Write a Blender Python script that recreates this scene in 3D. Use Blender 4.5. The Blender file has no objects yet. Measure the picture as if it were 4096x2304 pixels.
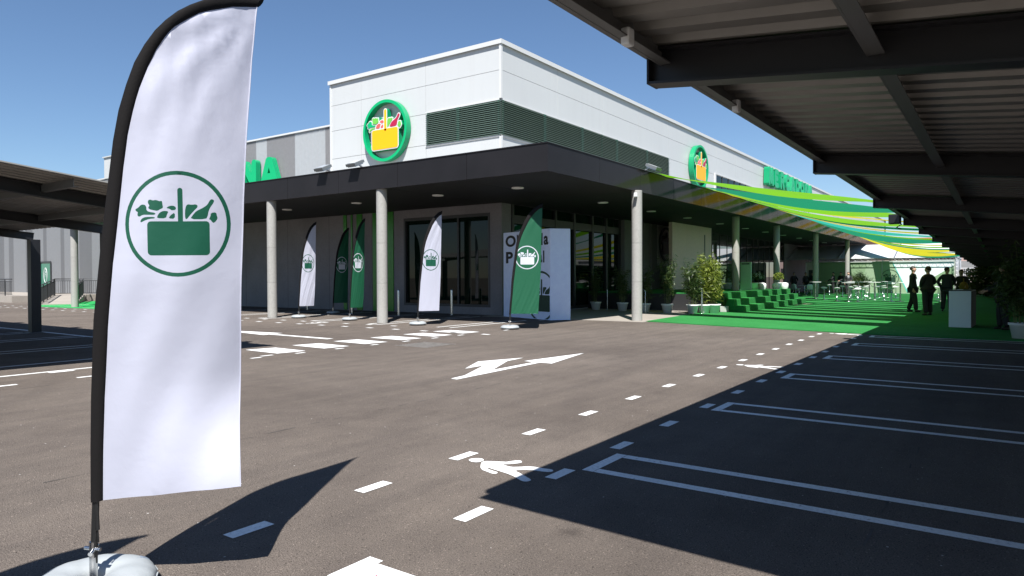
import bpy, bmesh, math, random
from mathutils import Vector, Matrix
from mathutils.geometry import delaunay_2d_cdt
R = math.radians
rnd = random.Random(7)
SC = bpy.context.scene
COL = SC.collection

# ------------------------------------------------------------------ camera, sky, sun, exposure
YAW, PITCH, ROLL, EYE = 0.6159417, 0.0161514, -0.0037820, 1.5
F0 = Vector((math.cos(YAW), math.sin(YAW), 0)); RT0 = Vector((math.sin(YAW), -math.cos(YAW), 0)); UP = Vector((0, 0, 1))
FW = F0*math.cos(PITCH) - UP*math.sin(PITCH)
U_ = UP*math.cos(PITCH) + F0*math.sin(PITCH)
RT = RT0*math.cos(ROLL) + U_*math.sin(ROLL)
U_ = RT.cross(FW)
cam_d = bpy.data.cameras.new('camera'); cam = bpy.data.objects.new('camera', cam_d); COL.objects.link(cam)
M = Matrix.Identity(4)
for i in range(3):
    M[i][0] = RT[i]; M[i][1] = U_[i]; M[i][2] = -FW[i]
M[2][3] = EYE
cam.matrix_world = M
cam_d.sensor_width = 36; cam_d.lens = 24.362; cam_d.clip_end = 3000; cam_d.clip_start = 0.05
SC.camera = cam

SUN_EL = 54.0
sun_travel = Vector((F0.x*math.cos(R(SUN_EL)), F0.y*math.cos(R(SUN_EL)), -math.sin(R(SUN_EL))))
W = bpy.data.worlds.new('World'); SC.world = W; W.use_nodes = True
wn = W.node_tree.nodes; wl = W.node_tree.links
bg = wn['Background']
sky = wn.new('ShaderNodeTexSky'); sky.sky_type = 'NISHITA'; sky.sun_disc = False
sky.sun_elevation = R(SUN_EL); sky.sun_rotation = math.atan2(-F0.x, -F0.y)
sky.altitude = 100; sky.air_density = 1.0; sky.dust_density = 0.1; sky.ozone_density = 6.0
wl.new(sky.outputs[0], bg.inputs[0]); bg.inputs[1].default_value = 0.066
sd = bpy.data.lights.new('sun', 'SUN'); so = bpy.data.objects.new('sun', sd); COL.objects.link(so)
sd.energy = 5.0; sd.angle = R(0.53); sd.color = (1, 0.98, 0.94)
so.rotation_euler = sun_travel.to_track_quat('-Z', 'Y').to_euler(); so.location = (-20, -15, 40)
SC.view_settings.view_transform = 'Standard'; SC.view_settings.look = 'None'
SC.view_settings.exposure = 0.9; SC.view_settings.gamma = 1.0
try:
    SC.cycles.max_bounces = 8; SC.cycles.transparent_max_bounces = 8
except Exception:
    pass

# ------------------------------------------------------------------ materials
MATS = {}
def newmat(name):
    m = bpy.data.materials.new(name); m.use_nodes = True
    nt = m.node_tree
    return m, nt.nodes, nt.links, nt.nodes['Principled BSDF']
def noise(N, L, scale, detail=3, rough=.55, vec=None, dim='OBJ'):
    t = N.new('ShaderNodeTexNoise'); t.inputs['Scale'].default_value = scale
    t.inputs['Detail'].default_value = detail; t.inputs['Roughness'].default_value = rough
    if vec is not None: L.new(vec, t.inputs['Vector'])
    return t
def ramp(N, L, src, pts):
    r = N.new('ShaderNodeValToRGB'); e = r.color_ramp.elements
    while len(e) < len(pts): e.new(.5)
    for el, (p, c) in zip(e, pts):
        el.position = p; el.color = (c[0], c[1], c[2], 1) if len(c) == 3 else c
    L.new(src, r.inputs[0]); return r
def mat(name, col, rough=.5, metal=0., spec=.5, ior=None, var=.0, vs=6., bump=0., bs=60., bd=.01, trans=0., coat=0.):
    """plain principled surface with a little tonal variation and grain"""
    if name in MATS: return MATS[name]
    m, N, L, b = newmat(name)
    b.inputs['Base Color'].default_value = (*col, 1); b.inputs['Roughness'].default_value = rough
    b.inputs['Metallic'].default_value = metal; b.inputs['Specular IOR Level'].default_value = spec
    if ior: b.inputs['IOR'].default_value = ior
    if coat: b.inputs['Coat Weight'].default_value = coat
    tc = N.new('ShaderNodeTexCoord')
    if var:
        t = noise(N, L, vs, 4, .6, tc.outputs['Object'])
        lo = [c*(1-var) for c in col]; hi = [min(1, c*(1+var)) for c in col]
        r = ramp(N, L, t.outputs['Fac'], [(.3, lo), (.7, hi)])
        L.new(r.outputs[0], b.inputs['Base Color'])
    if bump:
        t2 = noise(N, L, bs, 4, .6, tc.outputs['Object'])
        bp = N.new('ShaderNodeBump'); bp.inputs['Strength'].default_value = bump; bp.inputs['Distance'].default_value = bd
        L.new(t2.outputs['Fac'], bp.inputs['Height']); L.new(bp.outputs[0], b.inputs['Normal'])
    if trans:
        o = N['Material Output']
        tr = N.new('ShaderNodeBsdfTranslucent'); tr.inputs[0].default_value = (*col, 1)
        mx = N.new('ShaderNodeMixShader'); mx.inputs[0].default_value = trans
        L.new(b.outputs[0], mx.inputs[1]); L.new(tr.outputs[0], mx.inputs[2]); L.new(mx.outputs[0], o.inputs[0])
    MATS[name] = m; return m

def asphalt():
    m, N, L, b = newmat('asphalt'); tc = N.new('ShaderNodeTexCoord'); P = tc.outputs['Object']
    big = noise(N, L, .22, 5, .62, P); mid = noise(N, L, 2.2, 5, .65, P); fine = noise(N, L, 120, 3, .7, P)
    vo = N.new('ShaderNodeTexVoronoi'); vo.inputs['Scale'].default_value = 130; L.new(P, vo.inputs['Vector'])
    base = ramp(N, L, big.outputs['Fac'], [(.28, (.11, .092, .08)), (.72, (.172, .145, .125))])
    midr = ramp(N, L, mid.outputs['Fac'], [(.3, (.89, .89, .895)), (.5, (1, 1, 1)), (.74, (1.08, 1.08, 1.07))])
    finer = ramp(N, L, fine.outputs['Fac'], [(.3, (.45, .45, .45)), (.48, (.97, .97, .97)), (.74, (1.5, 1.49, 1.47))])
    spk = ramp(N, L, vo.outputs['Color'], [(.0, (.25, .25, .25)), (.2, (1, 1, 1)), (.86, (1, 1, 1)), (1., (2.4, 2.35, 2.3))])
    cur = base.outputs[0]
    for r in (midr, finer, spk):
        mx = N.new('ShaderNodeMix'); mx.data_type = 'RGBA'; mx.blend_type = 'MULTIPLY'; mx.inputs[0].default_value = 1
        L.new(cur, mx.inputs[6]); L.new(r.outputs[0], mx.inputs[7]); cur = mx.outputs[2]
    # paver-lane streaks along X
    mp = N.new('ShaderNodeMapping'); mp.inputs['Scale'].default_value = (.12, 2.6, 1); L.new(P, mp.inputs[0])
    st = noise(N, L, 1., 4, .6, mp.outputs[0]); sr = ramp(N, L, st.outputs['Fac'], [(.3, (.88, .88, .89)), (.7, (1.1, 1.09, 1.08))])
    mx = N.new('ShaderNodeMix'); mx.data_type = 'RGBA'; mx.blend_type = 'MULTIPLY'; mx.inputs[0].default_value = 1
    L.new(cur, mx.inputs[6]); L.new(sr.outputs[0], mx.inputs[7]); cur = mx.outputs[2]
    # tyre arcs and oil drips
    for cx_, cy_, r0 in ((11.5, -6.0, 11.0), (-3.0, 15.5, 8.5)):
        sb = N.new('ShaderNodeVectorMath'); sb.operation = 'SUBTRACT'; L.new(P, sb.inputs[0]); sb.inputs[1].default_value = (cx_, cy_, 0)
        ln = N.new('ShaderNodeVectorMath'); ln.operation = 'LENGTH'; L.new(sb.outputs[0], ln.inputs[0])
        ma = N.new('ShaderNodeMapRange'); ma.inputs[1].default_value = r0-1; ma.inputs[2].default_value = r0+3; L.new(ln.outputs['Value'], ma.inputs[0])
        tr = ramp(N, L, ma.outputs[0], [(.2, (1, 1, 1)), (.235, (.86, .86, .87)), (.275, (.87, .87, .88)), (.31, (1, 1, 1)), (.62, (1, 1, 1)), (.655, (.88, .88, .89)), (.695, (.88, .88, .89)), (.73, (1, 1, 1))])
        mx = N.new('ShaderNodeMix'); mx.data_type = 'RGBA'; mx.blend_type = 'MULTIPLY'; L.new(mid.outputs['Fac'], mx.inputs[0]); L.new(cur, mx.inputs[6]); L.new(tr.outputs[0], mx.inputs[7]); cur = mx.outputs[2]
    v3 = N.new('ShaderNodeTexVoronoi'); v3.inputs['Scale'].default_value = .55; L.new(P, v3.inputs['Vector'])
    v3n = N.new('ShaderNodeMath'); v3n.operation = 'ADD'; L.new(v3.outputs['Distance'], v3n.inputs[0])
    v3m = N.new('ShaderNodeMath'); v3m.operation = 'MULTIPLY'; L.new(noise(N, L, 14, 3, .6, P).outputs['Fac'], v3m.inputs[0]); v3m.inputs[1].default_value = .07; L.new(v3m.outputs[0], v3n.inputs[1])
    dr_ = ramp(N, L, v3n.outputs[0], [(.055, (.72, .72, .73)), (.07, (.87, .87, .87)), (.085, (1, 1, 1))])
    mx = N.new('ShaderNodeMix'); mx.data_type = 'RGBA'; mx.blend_type = 'MULTIPLY'; mx.inputs[0].default_value = 1; L.new(cur, mx.inputs[6]); L.new(dr_.outputs[0], mx.inputs[7]); cur = mx.outputs[2]
    # pale grit specks and scuffs
    mp2 = N.new('ShaderNodeMapping'); mp2.inputs['Scale'].default_value = (9, 9, 9); L.new(P, mp2.inputs[0])
    v2 = N.new('ShaderNodeTexVoronoi'); v2.inputs['Scale'].default_value = 1.3; L.new(mp2.outputs[0], v2.inputs['Vector'])
    gr = ramp(N, L, v2.outputs['Distance'], [(.0, (1, 1, 1)), (.075, (1, 1, 1)), (.09, (0, 0, 0))])
    gm = ramp(N, L, v2.outputs['Color'], [(.0, (0, 0, 0)), (.78, (0, 0, 0)), (.8, (1, 1, 1))])
    mm = N.new('ShaderNodeMath'); mm.operation = 'MULTIPLY'; L.new(gr.outputs[0], mm.inputs[0]); L.new(gm.outputs[0], mm.inputs[1])
    mx = N.new('ShaderNodeMix'); mx.data_type = 'RGBA'; L.new(mm.outputs[0], mx.inputs[0]); L.new(cur, mx.inputs[6])
    mx.inputs[7].default_value = (.5, .47, .44, 1); cur = mx.outputs[2]
    L.new(cur, b.inputs['Base Color'])
    b.inputs['Roughness'].default_value = .9; b.inputs['Specular IOR Level'].default_value = .1
    bp = N.new('ShaderNodeBump'); bp.inputs['Strength'].default_value = .8; bp.inputs['Distance'].default_value = .008
    ad = N.new('ShaderNodeMath'); ad.operation = 'ADD'; L.new(fine.outputs['Fac'], ad.inputs[0]); L.new(vo.outputs['Distance'], ad.inputs[1])
    L.new(ad.outputs[0], bp.inputs['Height']); L.new(bp.outputs[0], b.inputs['Normal'])
    return m
def paint():
    m, N, L, b = newmat('road_paint'); tc = N.new('ShaderNodeTexCoord'); P = tc.outputs['Object']
    a = noise(N, L, 40, 4, .7, P); c = noise(N, L, 1.5, 4, .6, P)
    r = ramp(N, L, a.outputs['Fac'], [(.3, (.2, .18, .165)), (.37, (.74, .73, .71)), (.6, (.88, .88, .86))])
    r2 = ramp(N, L, c.outputs['Fac'], [(.3, (.88, .88, .88)), (.7, (1, 1, 1))])
    mx = N.new('ShaderNodeMix'); mx.data_type = 'RGBA'; mx.blend_type = 'MULTIPLY'; mx.inputs[0].default_value = 1
    L.new(r.outputs[0], mx.inputs[6]); L.new(r2.outputs[0], mx.inputs[7]); L.new(mx.outputs[2], b.inputs['Base Color'])
    b.inputs['Roughness'].default_value = .6
    return m
def turf(name, lo, hi, sc=70):
    m, N, L, b = newmat(name); tc = N.new('ShaderNodeTexCoord'); P = tc.outputs['Object']
    a = noise(N, L, sc, 3, .8, P); c = noise(N, L, .8, 3, .6, P); d = noise(N, L, 9, 4, .8, P)
    r = ramp(N, L, a.outputs['Fac'], [(.3, lo), (.68, hi)])
    r2 = ramp(N, L, c.outputs['Fac'], [(.35, (.88, .9, .88)), (.65, (1.08, 1.05, 1.08))])
    r3 = ramp(N, L, d.outputs['Fac'], [(.3, (.8, .82, .8)), (.62, (1.05, 1.03, 1.05)), (.72, (1.5, 1.3, 1.6))])
    cur = r.outputs[0]
    for q in (r2, r3):
        mx = N.new('ShaderNodeMix'); mx.data_type = 'RGBA'; mx.blend_type = 'MULTIPLY'; mx.inputs[0].default_value = 1
        L.new(cur, mx.inputs[6]); L.new(q.outputs[0], mx.inputs[7]); cur = mx.outputs[2]
    L.new(cur, b.inputs['Base Color'])
    b.inputs['Roughness'].default_value = .9; b.inputs['Specular IOR Level'].default_value = .15
    bp = N.new('ShaderNodeBump'); bp.inputs['Strength'].default_value = .6; bp.inputs['Distance'].default_value = .01
    L.new(a.outputs['Fac'], bp.inputs['Height']); L.new(bp.outputs[0], b.inputs['Normal'])
    return m
def cloth(name, col, tr=.35, rough=.55, sheen=.0):
    m, N, L, b = newmat(name)
    b.inputs['Base Color'].default_value = (*col, 1); b.inputs['Roughness'].default_value = rough
    b.inputs['Specular IOR Level'].default_value = .35
    tc = N.new('ShaderNodeTexCoord')
    w = noise(N, L, 7, 4, .55, tc.outputs['Object'])
    bp = N.new('ShaderNodeBump'); bp.inputs['Strength'].default_value = .25; bp.inputs['Distance'].default_value = .015
    L.new(w.outputs['Fac'], bp.inputs['Height']); L.new(bp.outputs[0], b.inputs['Normal'])
    o = N['Material Output']; t = N.new('ShaderNodeBsdfTranslucent'); t.inputs[0].default_value = (*col, 1)
    mx = N.new('ShaderNodeMixShader'); mx.inputs[0].default_value = tr
    L.new(b.outputs[0], mx.inputs[1]); L.new(t.outputs[0], mx.inputs[2]); L.new(mx.outputs[0], o.inputs[0])
    return m
def leafmat(name, lo, hi):
    m, N, L, b = newmat(name)
    g = N.new('ShaderNodeNewGeometry')
    r = ramp(N, L, g.outputs['Random Per Island'], [(.0, lo), (1., hi)])
    L.new(r.outputs[0], b.inputs['Base Color']); b.inputs['Roughness'].default_value = .45
    o = N['Material Output']; t = N.new('ShaderNodeBsdfTranslucent'); L.new(r.outputs[0], t.inputs[0])
    mx = N.new('ShaderNodeMixShader'); mx.inputs[0].default_value = .35
    L.new(b.outputs[0], mx.inputs[1]); L.new(t.outputs[0], mx.inputs[2]); L.new(mx.outputs[0], o.inputs[0])
    return m
def concrete(name, col, var=.12, vs=.7, pit=True):
    m, N, L, b = newmat(name); tc = N.new('ShaderNodeTexCoord'); P = tc.outputs['Object']
    a = noise(N, L, vs, 6, .65, P); f = noise(N, L, 14, 5, .7, P)
    r = ramp(N, L, a.outputs['Fac'], [(.3, [c*(1-var) for c in col]), (.7, [c*(1+var) for c in col])])
    r2 = ramp(N, L, f.outputs['Fac'], [(.25, (.86, .86, .86)), (.6, (1.03, 1.03, 1.03))])
    mx = N.new('ShaderNodeMix'); mx.data_type = 'RGBA'; mx.blend_type = 'MULTIPLY'; mx.inputs[0].default_value = 1
    L.new(r.outputs[0], mx.inputs[6]); L.new(r2.outputs[0], mx.inputs[7]); cur = mx.outputs[2]
    if pit:
        v = N.new('ShaderNodeTexVoronoi'); v.inputs['Scale'].default_value = 7; L.new(P, v.inputs['Vector'])
        pr = ramp(N, L, v.outputs['Distance'], [(.0, (.35, .35, .35)), (.055, (.4, .4, .4)), (.085, (1, 1, 1))])
        mx = N.new('ShaderNodeMix'); mx.data_type = 'RGBA'; mx.blend_type = 'MULTIPLY'; mx.inputs[0].default_value = .8
        L.new(cur, mx.inputs[6]); L.new(pr.outputs[0], mx.inputs[7]); cur = mx.outputs[2]
    L.new(cur, b.inputs['Base Color']); b.inputs['Roughness'].default_value = .75; b.inputs['Specular IOR Level'].default_value = .3
    bp = N.new('ShaderNodeBump'); bp.inputs['Strength'].default_value = .15; bp.inputs['Distance'].default_value = .01
    L.new(f.outputs['Fac'], bp.inputs['Height']); L.new(bp.outputs[0], b.inputs['Normal'])
    return m
def printed_wall():
    """pale printed fabric with rows of rings"""
    m, N, L, b = newmat('printed_fabric'); tc = N.new('ShaderNodeTexCoord')
    mp = N.new('ShaderNodeMapping'); mp.inputs['Scale'].default_value = (1, 1.9, 1.9); L.new(tc.outputs['Object'], mp.inputs[0])
    fr = N.new('ShaderNodeVectorMath'); fr.operation = 'FRACTION'; L.new(mp.outputs[0], fr.inputs[0])
    sb = N.new('ShaderNodeVectorMath'); sb.operation = 'SUBTRACT'; L.new(fr.outputs[0], sb.inputs[0]); sb.inputs[1].default_value = (.5, .5, .5)
    ml = N.new('ShaderNodeVectorMath'); ml.operation = 'MULTIPLY'; L.new(sb.outputs[0], ml.inputs[0]); ml.inputs[1].default_value = (0, 1, 1)
    ln = N.new('ShaderNodeVectorMath'); ln.operation = 'LENGTH'; L.new(ml.outputs[0], ln.inputs[0])
    r = ramp(N, L, ln.outputs['Value'], [(.1, (.62, .68, .7)), (.13, (.74, .77, .77)), (.27, (.74, .77, .77)), (.3, (.6, .67, .69)), (.36, (.6, .67, .69)), (.39, (.75, .78, .78))])
    L.new(r.outputs[0], b.inputs['Base Color']); b.inputs['Roughness'].default_value = .7
    return m

A = asphalt(); PAINT = paint()
def white_panel():
    m, N, L, b = newmat('white_panel'); tc = N.new('ShaderNodeTexCoord')
    mp = N.new('ShaderNodeMapping'); mp.inputs['Scale'].default_value = (2.2, 2.2, .12); L.new(tc.outputs['Object'], mp.inputs[0])
    a = noise(N, L, 1.6, 5, .65, mp.outputs[0]); c = noise(N, L, .25, 3, .6, tc.outputs['Object'])
    r_ = ramp(N, L, a.outputs['Fac'], [(.22, (.487, .492, .488)), (.5, (.503, .511, .508)), (.8, (.506, .514, .511))])
    r2 = ramp(N, L, c.outputs['Fac'], [(.3, (.95, .95, .955)), (.7, (1, 1, 1))])
    mx = N.new('ShaderNodeMix'); mx.data_type = 'RGBA'; mx.blend_type = 'MULTIPLY'; mx.inputs[0].default_value = 1
    L.new(r_.outputs[0], mx.inputs[6]); L.new(r2.outputs[0], mx.inputs[7]); L.new(mx.outputs[2], b.inputs['Base Color'])
    b.inputs['Roughness'].default_value = .4
    bp = N.new('ShaderNodeBump'); bp.inputs['Strength'].default_value = .12; bp.inputs['Distance'].default_value = .05
    L.new(c.outputs['Fac'], bp.inputs['Height']); L.new(bp.outputs[0], b.inputs['Normal']); return m
WHITE = white_panel()
TRIM = mat('white_trim', (.55, .55, .545), .4)
SEAM = mat('panel_backing', (.05, .05, .05), .8)
def composite():
    m, N, L, b = newmat('black_composite'); tc = N.new('ShaderNodeTexCoord')
    n_ = noise(N, L, .8, 3, .6, tc.outputs['Object'])
    r_ = ramp(N, L, n_.outputs['Fac'], [(.3, (.012, .0115, .013)), (.7, (.016, .015, .017))])
    L.new(r_.outputs[0], b.inputs['Base Color']); b.inputs['Roughness'].default_value = .6; b.inputs['Specular IOR Level'].default_value = .1
    gl = N.new('ShaderNodeBsdfGlossy'); gl.inputs['Color'].default_value = (.8, .52, .41, 1); gl.inputs['Roughness'].default_value = .13
    fr = N.new('ShaderNodeFresnel'); fr.inputs['IOR'].default_value = 1.32
    mx = N.new('ShaderNodeMixShader'); L.new(fr.outputs[0], mx.inputs[0]); L.new(b.outputs[0], mx.inputs[1]); L.new(gl.outputs[0], mx.inputs[2])
    L.new(mx.outputs[0], N['Material Output'].inputs[0]); return m
BLACK = composite()
SOFF = mat('black_soffit', (.006, .006, .0065), .7, var=.2, vs=1.5)
COLC = concrete('column_concrete', (.315, .305, .285), .06)
WALLC = concrete('dark_render', (.2, .19, .195), .16, .5, False)
PAVE = concrete('paving_concrete', (.32, .285, .25), .1, .8, False)
CLAD_L = mat('cladding_light', (.4, .415, .43), .4, metal=.2, var=.04)
CLAD_M = mat('cladding_grey', (.235, .233, .24), .4, metal=.2, var=.05)
BEAM = mat('black_steel', (.012, .012, .014), .45, var=.15, vs=3)
GALV = mat('galvanised_sheet', (.24, .228, .205), .45, metal=.35, var=.14, vs=1.6)
GLASS = mat('dark_glass', (.002, .009, .005), .02, ior=1.36)
FRAME = mat('dark_frame', (.03, .03, .032), .4)
GREENP = mat('green_gloss_panel', (.03, .22, .02), .25, var=.1)
LOUV = mat('louvre_blade', (.15, .22, .185), .4, metal=.3)
LOUVB = mat('louvre_green', (.008, .07, .04), .5)
SIGNG = mat('sign_green', (.0, .36, .13), .35)
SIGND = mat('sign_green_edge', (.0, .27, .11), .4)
TURF = turf('green_carpet', (.02, .155, .036), (.038, .24, .062))
GPAINT = turf('green_floor_paint', (.015, .27, .065), (.03, .36, .095), 20)
STEEL = mat('brushed_steel', (.55, .55, .55), .22, metal=1., var=.06, vs=20)
CHROME = mat('chrome', (.7, .7, .7), .1, metal=1.)
PLASW = mat('white_plastic', (.72, .73, .72), .4, var=.03)
SHELL = mat('pale_shell_plastic', (.62, .7, .68), .4)
RUBB = mat('black_fabric', (.009, .008, .008), .85, spec=.15, bump=.2, bs=90)
FWHITE = cloth('white_flag_cloth', (.47, .475, .56), .18)
FGREEN = cloth('green_flag_cloth', (.01, .095, .045), .16)
PGREEN = cloth('printed_green', (.005, .075, .042), .1)
PWHITE = cloth('printed_white', (.55, .56, .62), .15)
VINYL = mat('grey_vinyl', (.33, .35, .36), .5, var=.04, bump=.15, bs=9, bd=.02)
YEL = mat('yellow_sign', (.9, .4, .0), .4); LIME = mat('lime_sign', (.14, .46, .06), .4)
RED = mat('tomato_red', (.85, .1, .08), .4); WINE = mat('wine_red', (.4, .01, .05), .4)
SIGNW = mat('sign_white', (.6, .6, .6), .4)
SAIL_C = {'lime': cloth('lime_sail', (.17, .42, .008), .42), 'yellow': cloth('yellow_sail', (.52, .46, .008), .4),
          'teal': cloth('shaded_teal_sail', (.004, .17, .075), .3), 'cyan': cloth('sunlit_teal_sail', (.02, .3, .22), .3)}  # one teal fabric: shade put into the dark tone, sunlight into the turquoise
SUIT = mat('dark_suit', (.012, .012, .015), .8); SUITB = mat('navy_suit', (.012, .014, .028), .8)
SKIN = mat('skin', (.42, .25, .18), .5); HAIR = mat('dark_hair', (.02, .014, .01), .6); SHIRT = mat('white_shirt', (.7, .7, .72), .6)
LEATH = mat('black_leather', (.012, .012, .012), .35); MUST = mat('mustard_top', (.2, .12, .015), .8)
EYE_M = mat('eye', (.05, .04, .03), .2)
BAMB = leafmat('sunlit_bamboo_leaf', (.06, .1, .012), (.27, .32, .045)); BAMD = leafmat('shaded_bamboo_leaf', (.02, .05, .012), (.07, .11, .025))  # same bamboo twice, sun and shade put into the two leaf tones
HEDGE = leafmat('hedge_leaf', (.03, .045, .015), (.09, .1, .03)); CANE = mat('bamboo_cane', (.12, .14, .04), .5)
SOIL = mat('soil', (.03, .02, .015), .9); PETAL = mat('white_petal', (.75, .78, .72), .6)
TENT = mat('tent_white', (.6, .61, .62), .5, var=.02); ALU = mat('aluminium', (.5, .5, .5), .35, metal=.7)
PFAB = printed_wall()
FABG = mat('printed_sage', (.2, .3, .17), .7, var=.06); FABG2 = mat('printed_sage_pale', (.26, .36, .23), .7, var=.05); FABC = mat('printed_teal_line', (.1, .5, .45), .6)
POSTW = mat('poster_board', (.68, .77, 1.0), .6, var=.05, vs=5); POSTK = mat('poster_black', (.012, .012, .015), .6); POSTG = mat('poster_green', (.012, .045, .025), .6, var=.4, vs=12)
PODW = mat('podium_white', (.62, .68, .72), .4)

# ------------------------------------------------------------------ mesh helpers
class MB:
    def __init__(s): s.v = []; s.f = []; s.m = []; s.sm = []
    def add(s, vs, fs, mi=0, smooth=False):
        o = len(s.v); s.v += [tuple(p) for p in vs]
        for f in fs: s.f.append([o+i for i in f]); s.m.append(mi); s.sm.append(smooth)
        return s
    def box(s, x0, x1, y0, y1, z0, z1, mi=0):
        return s.add([(x0,y0,z0),(x1,y0,z0),(x1,y1,z0),(x0,y1,z0),(x0,y0,z1),(x1,y0,z1),(x1,y1,z1),(x0,y1,z1)],
                     [(0,3,2,1),(4,5,6,7),(0,1,5,4),(1,2,6,5),(2,3,7,6),(3,0,4,7)], mi)
    def obox(s, c, ax, ay, az, mi=0):
        """box from centre and three half-axis vectors"""
        c = Vector(c); ax, ay, az = Vector(ax), Vector(ay), Vector(az)
        vs = [c+ax*i+ay*j+az*k for k in (-1,1) for j in (-1,1) for i in (-1,1)]
        return s.add(vs, [(0,2,3,1),(4,5,7,6),(0,1,5,4),(1,3,7,5),(3,2,6,7),(2,0,4,6)], mi)
    def bar(s, a, b, w, h, mi=0, up=(0,0,1)):
        a, b = Vector(a), Vector(b); d = (b-a); u = Vector(up); sd_ = d.cross(u)
        if sd_.length < 1e-6: sd_ = Vector((1,0,0))
        sd_.normalize(); uu = sd_.cross(d).normalized()
        return s.obox((a+b)/2, d/2, sd_*w/2, uu*h/2, mi)
    def tube(s, pts, r, n=10, mi=0, cap=True, smooth=True):
        pts = [Vector(p) for p in pts]; k = len(pts); rs = r if isinstance(r, (list, tuple)) else [r]*k
        vs = []; ref = None
        for i, p in enumerate(pts):
            t = (pts[min(i+1,k-1)]-pts[max(i-1,0)]).normalized()
            if ref is None: ref = Vector((1,0,0)) if abs(t.x) < .8 else Vector((0,1,0))
            a = t.cross(ref).normalized(); bb = t.cross(a).normalized(); ref = -bb if False else ref
            for j in range(n):
                an = 2*math.pi*j/n; vs.append(p + a*math.cos(an)*rs[i] + bb*math.sin(an)*rs[i])
        fs = [(i*n+j, i*n+(j+1)%n, (i+1)*n+(j+1)%n, (i+1)*n+j) for i in range(k-1) for j in range(n)]
        s.add(vs, fs, mi, smooth)
        if cap:
            s.add(vs[:n], [tuple(range(n))[::-1]], mi); s.add(vs[-n:], [tuple(range(n))], mi)
        return s
    def lathe(s, prof, c=(0,0,0), n=20, mi=0, smooth=True, lobes=0, amp=0):
        vs = []
        for (r, z) in prof:
            for j in range(n):
                an = 2*math.pi*j/n; rr = r*(1+amp*math.sin(lobes*an)) if lobes else r
                vs.append((c[0]+rr*math.cos(an), c[1]+rr*math.sin(an), c[2]+z))
        k = len(prof)
        fs = [(i*n+j, i*n+(j+1)%n, (i+1)*n+(j+1)%n, (i+1)*n+j) for i in range(k-1) for j in range(n)]
        s.add(vs, fs, mi, smooth)
        if prof[0][0] > 1e-4: s.add(vs[:n], [tuple(range(n))[::-1]], mi)
        if prof[-1][0] > 1e-4: s.add(vs[-n:], [tuple(range(n))], mi)
        return s
    def prism(s, poly, fn, d0, d1, mi=0, side=None):
        """2D polygon lifted by fn(u, v, depth), between depths d0 (front) and d1 (back)"""
        n = len(poly); fr = [fn(u, v, d0) for u, v in poly]; bk = [fn(u, v, d1) for u, v in poly]
        s.add(fr, [tuple(range(n))], mi)
        s.add(bk, [tuple(range(n))[::-1]], mi if side is None else side)
        s.add(fr+bk, [(i, i+n, (i+1)%n+n, (i+1)%n) for i in range(n)], mi if side is None else side)
        return s
    def quad(s, a, b, c, d, mi=0): return s.add([a,b,c,d], [(0,1,2,3)], mi)
    def flat(s, pts, z, mi=0): return s.add([(x,y,z) for x,y in pts], [tuple(range(len(pts)))], mi)
    def mesh(s, name, mats):
        me = bpy.data.meshes.new(name); me.from_pydata([tuple(p) for p in s.v], [], s.f)
        for m in (mats if isinstance(mats, (list, tuple)) else [mats]): me.materials.append(m)
        me.polygons.foreach_set('material_index', s.m); me.polygons.foreach_set('use_smooth', s.sm)
        bm = bmesh.new(); bm.from_mesh(me)
        bm.normal_update(); bm.to_mesh(me); bm.free(); me.update()
        return me
    def build(s, name, mats, parent=None, fix=False):
        me = s.mesh(name, mats)
        if fix:
            bm = bmesh.new(); bm.from_mesh(me); bmesh.ops.recalc_face_normals(bm, faces=bm.faces); bm.to_mesh(me); bm.free()
        o = bpy.data.objects.new(name, me); COL.objects.link(o)
        if parent: o.parent = parent
        return o
def tag(o, label=None, cat=None, group=None, kind=None):
    if label: o['label'] = label
    if cat: o['category'] = cat
    if group: o['group'] = group
    if kind: o['kind'] = kind
    return o
def thing(name, label, cat, loc=(0,0,0), rz=0, group=None, kind=None):
    o = bpy.data.objects.new(name, None); COL.objects.link(o); o.location = loc; o.rotation_euler = (0,0,rz)
    o.empty_display_size = .2
    return tag(o, label, cat, group, kind)
def dup(root, loc, rz=0, label=None, scale=None):
    r = root.copy(); COL.objects.link(r); r.location = loc; r.rotation_euler = (0,0,rz)
    if label: r['label'] = label
    if scale: r.scale = scale
    for ch in list(root.children):
        c = ch.copy(); COL.objects.link(c); c.parent = r
        for g in ch.children:
            d = g.copy(); COL.objects.link(d); d.parent = c
    return r
def bevel(o, w=.01, seg=2):
    bm = bmesh.new(); bm.from_mesh(o.data)
    bmesh.ops.remove_doubles(bm, verts=bm.verts, dist=1e-5)
    es = [e for e in bm.edges if len(e.link_faces) == 2 and e.calc_face_angle(0) > .6]
    bmesh.ops.bevel(bm, geom=es, offset=w, segments=seg, affect='EDGES', profile=.6)
    bm.to_mesh(o.data); bm.free(); return o
def smoothpoly(pts, it=2):
    for _ in range(it):
        q = []
        for i in range(len(pts)):
            a, b = pts[i], pts[(i+1) % len(pts)]
            q += [(a[0]*.75+b[0]*.25, a[1]*.75+b[1]*.25), (a[0]*.25+b[0]*.75, a[1]*.25+b[1]*.75)]
        pts = q
    return pts
def area(p): return sum(p[i][0]*p[(i+1)%len(p)][1]-p[(i+1)%len(p)][0]*p[i][1] for i in range(len(p)))/2
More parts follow.
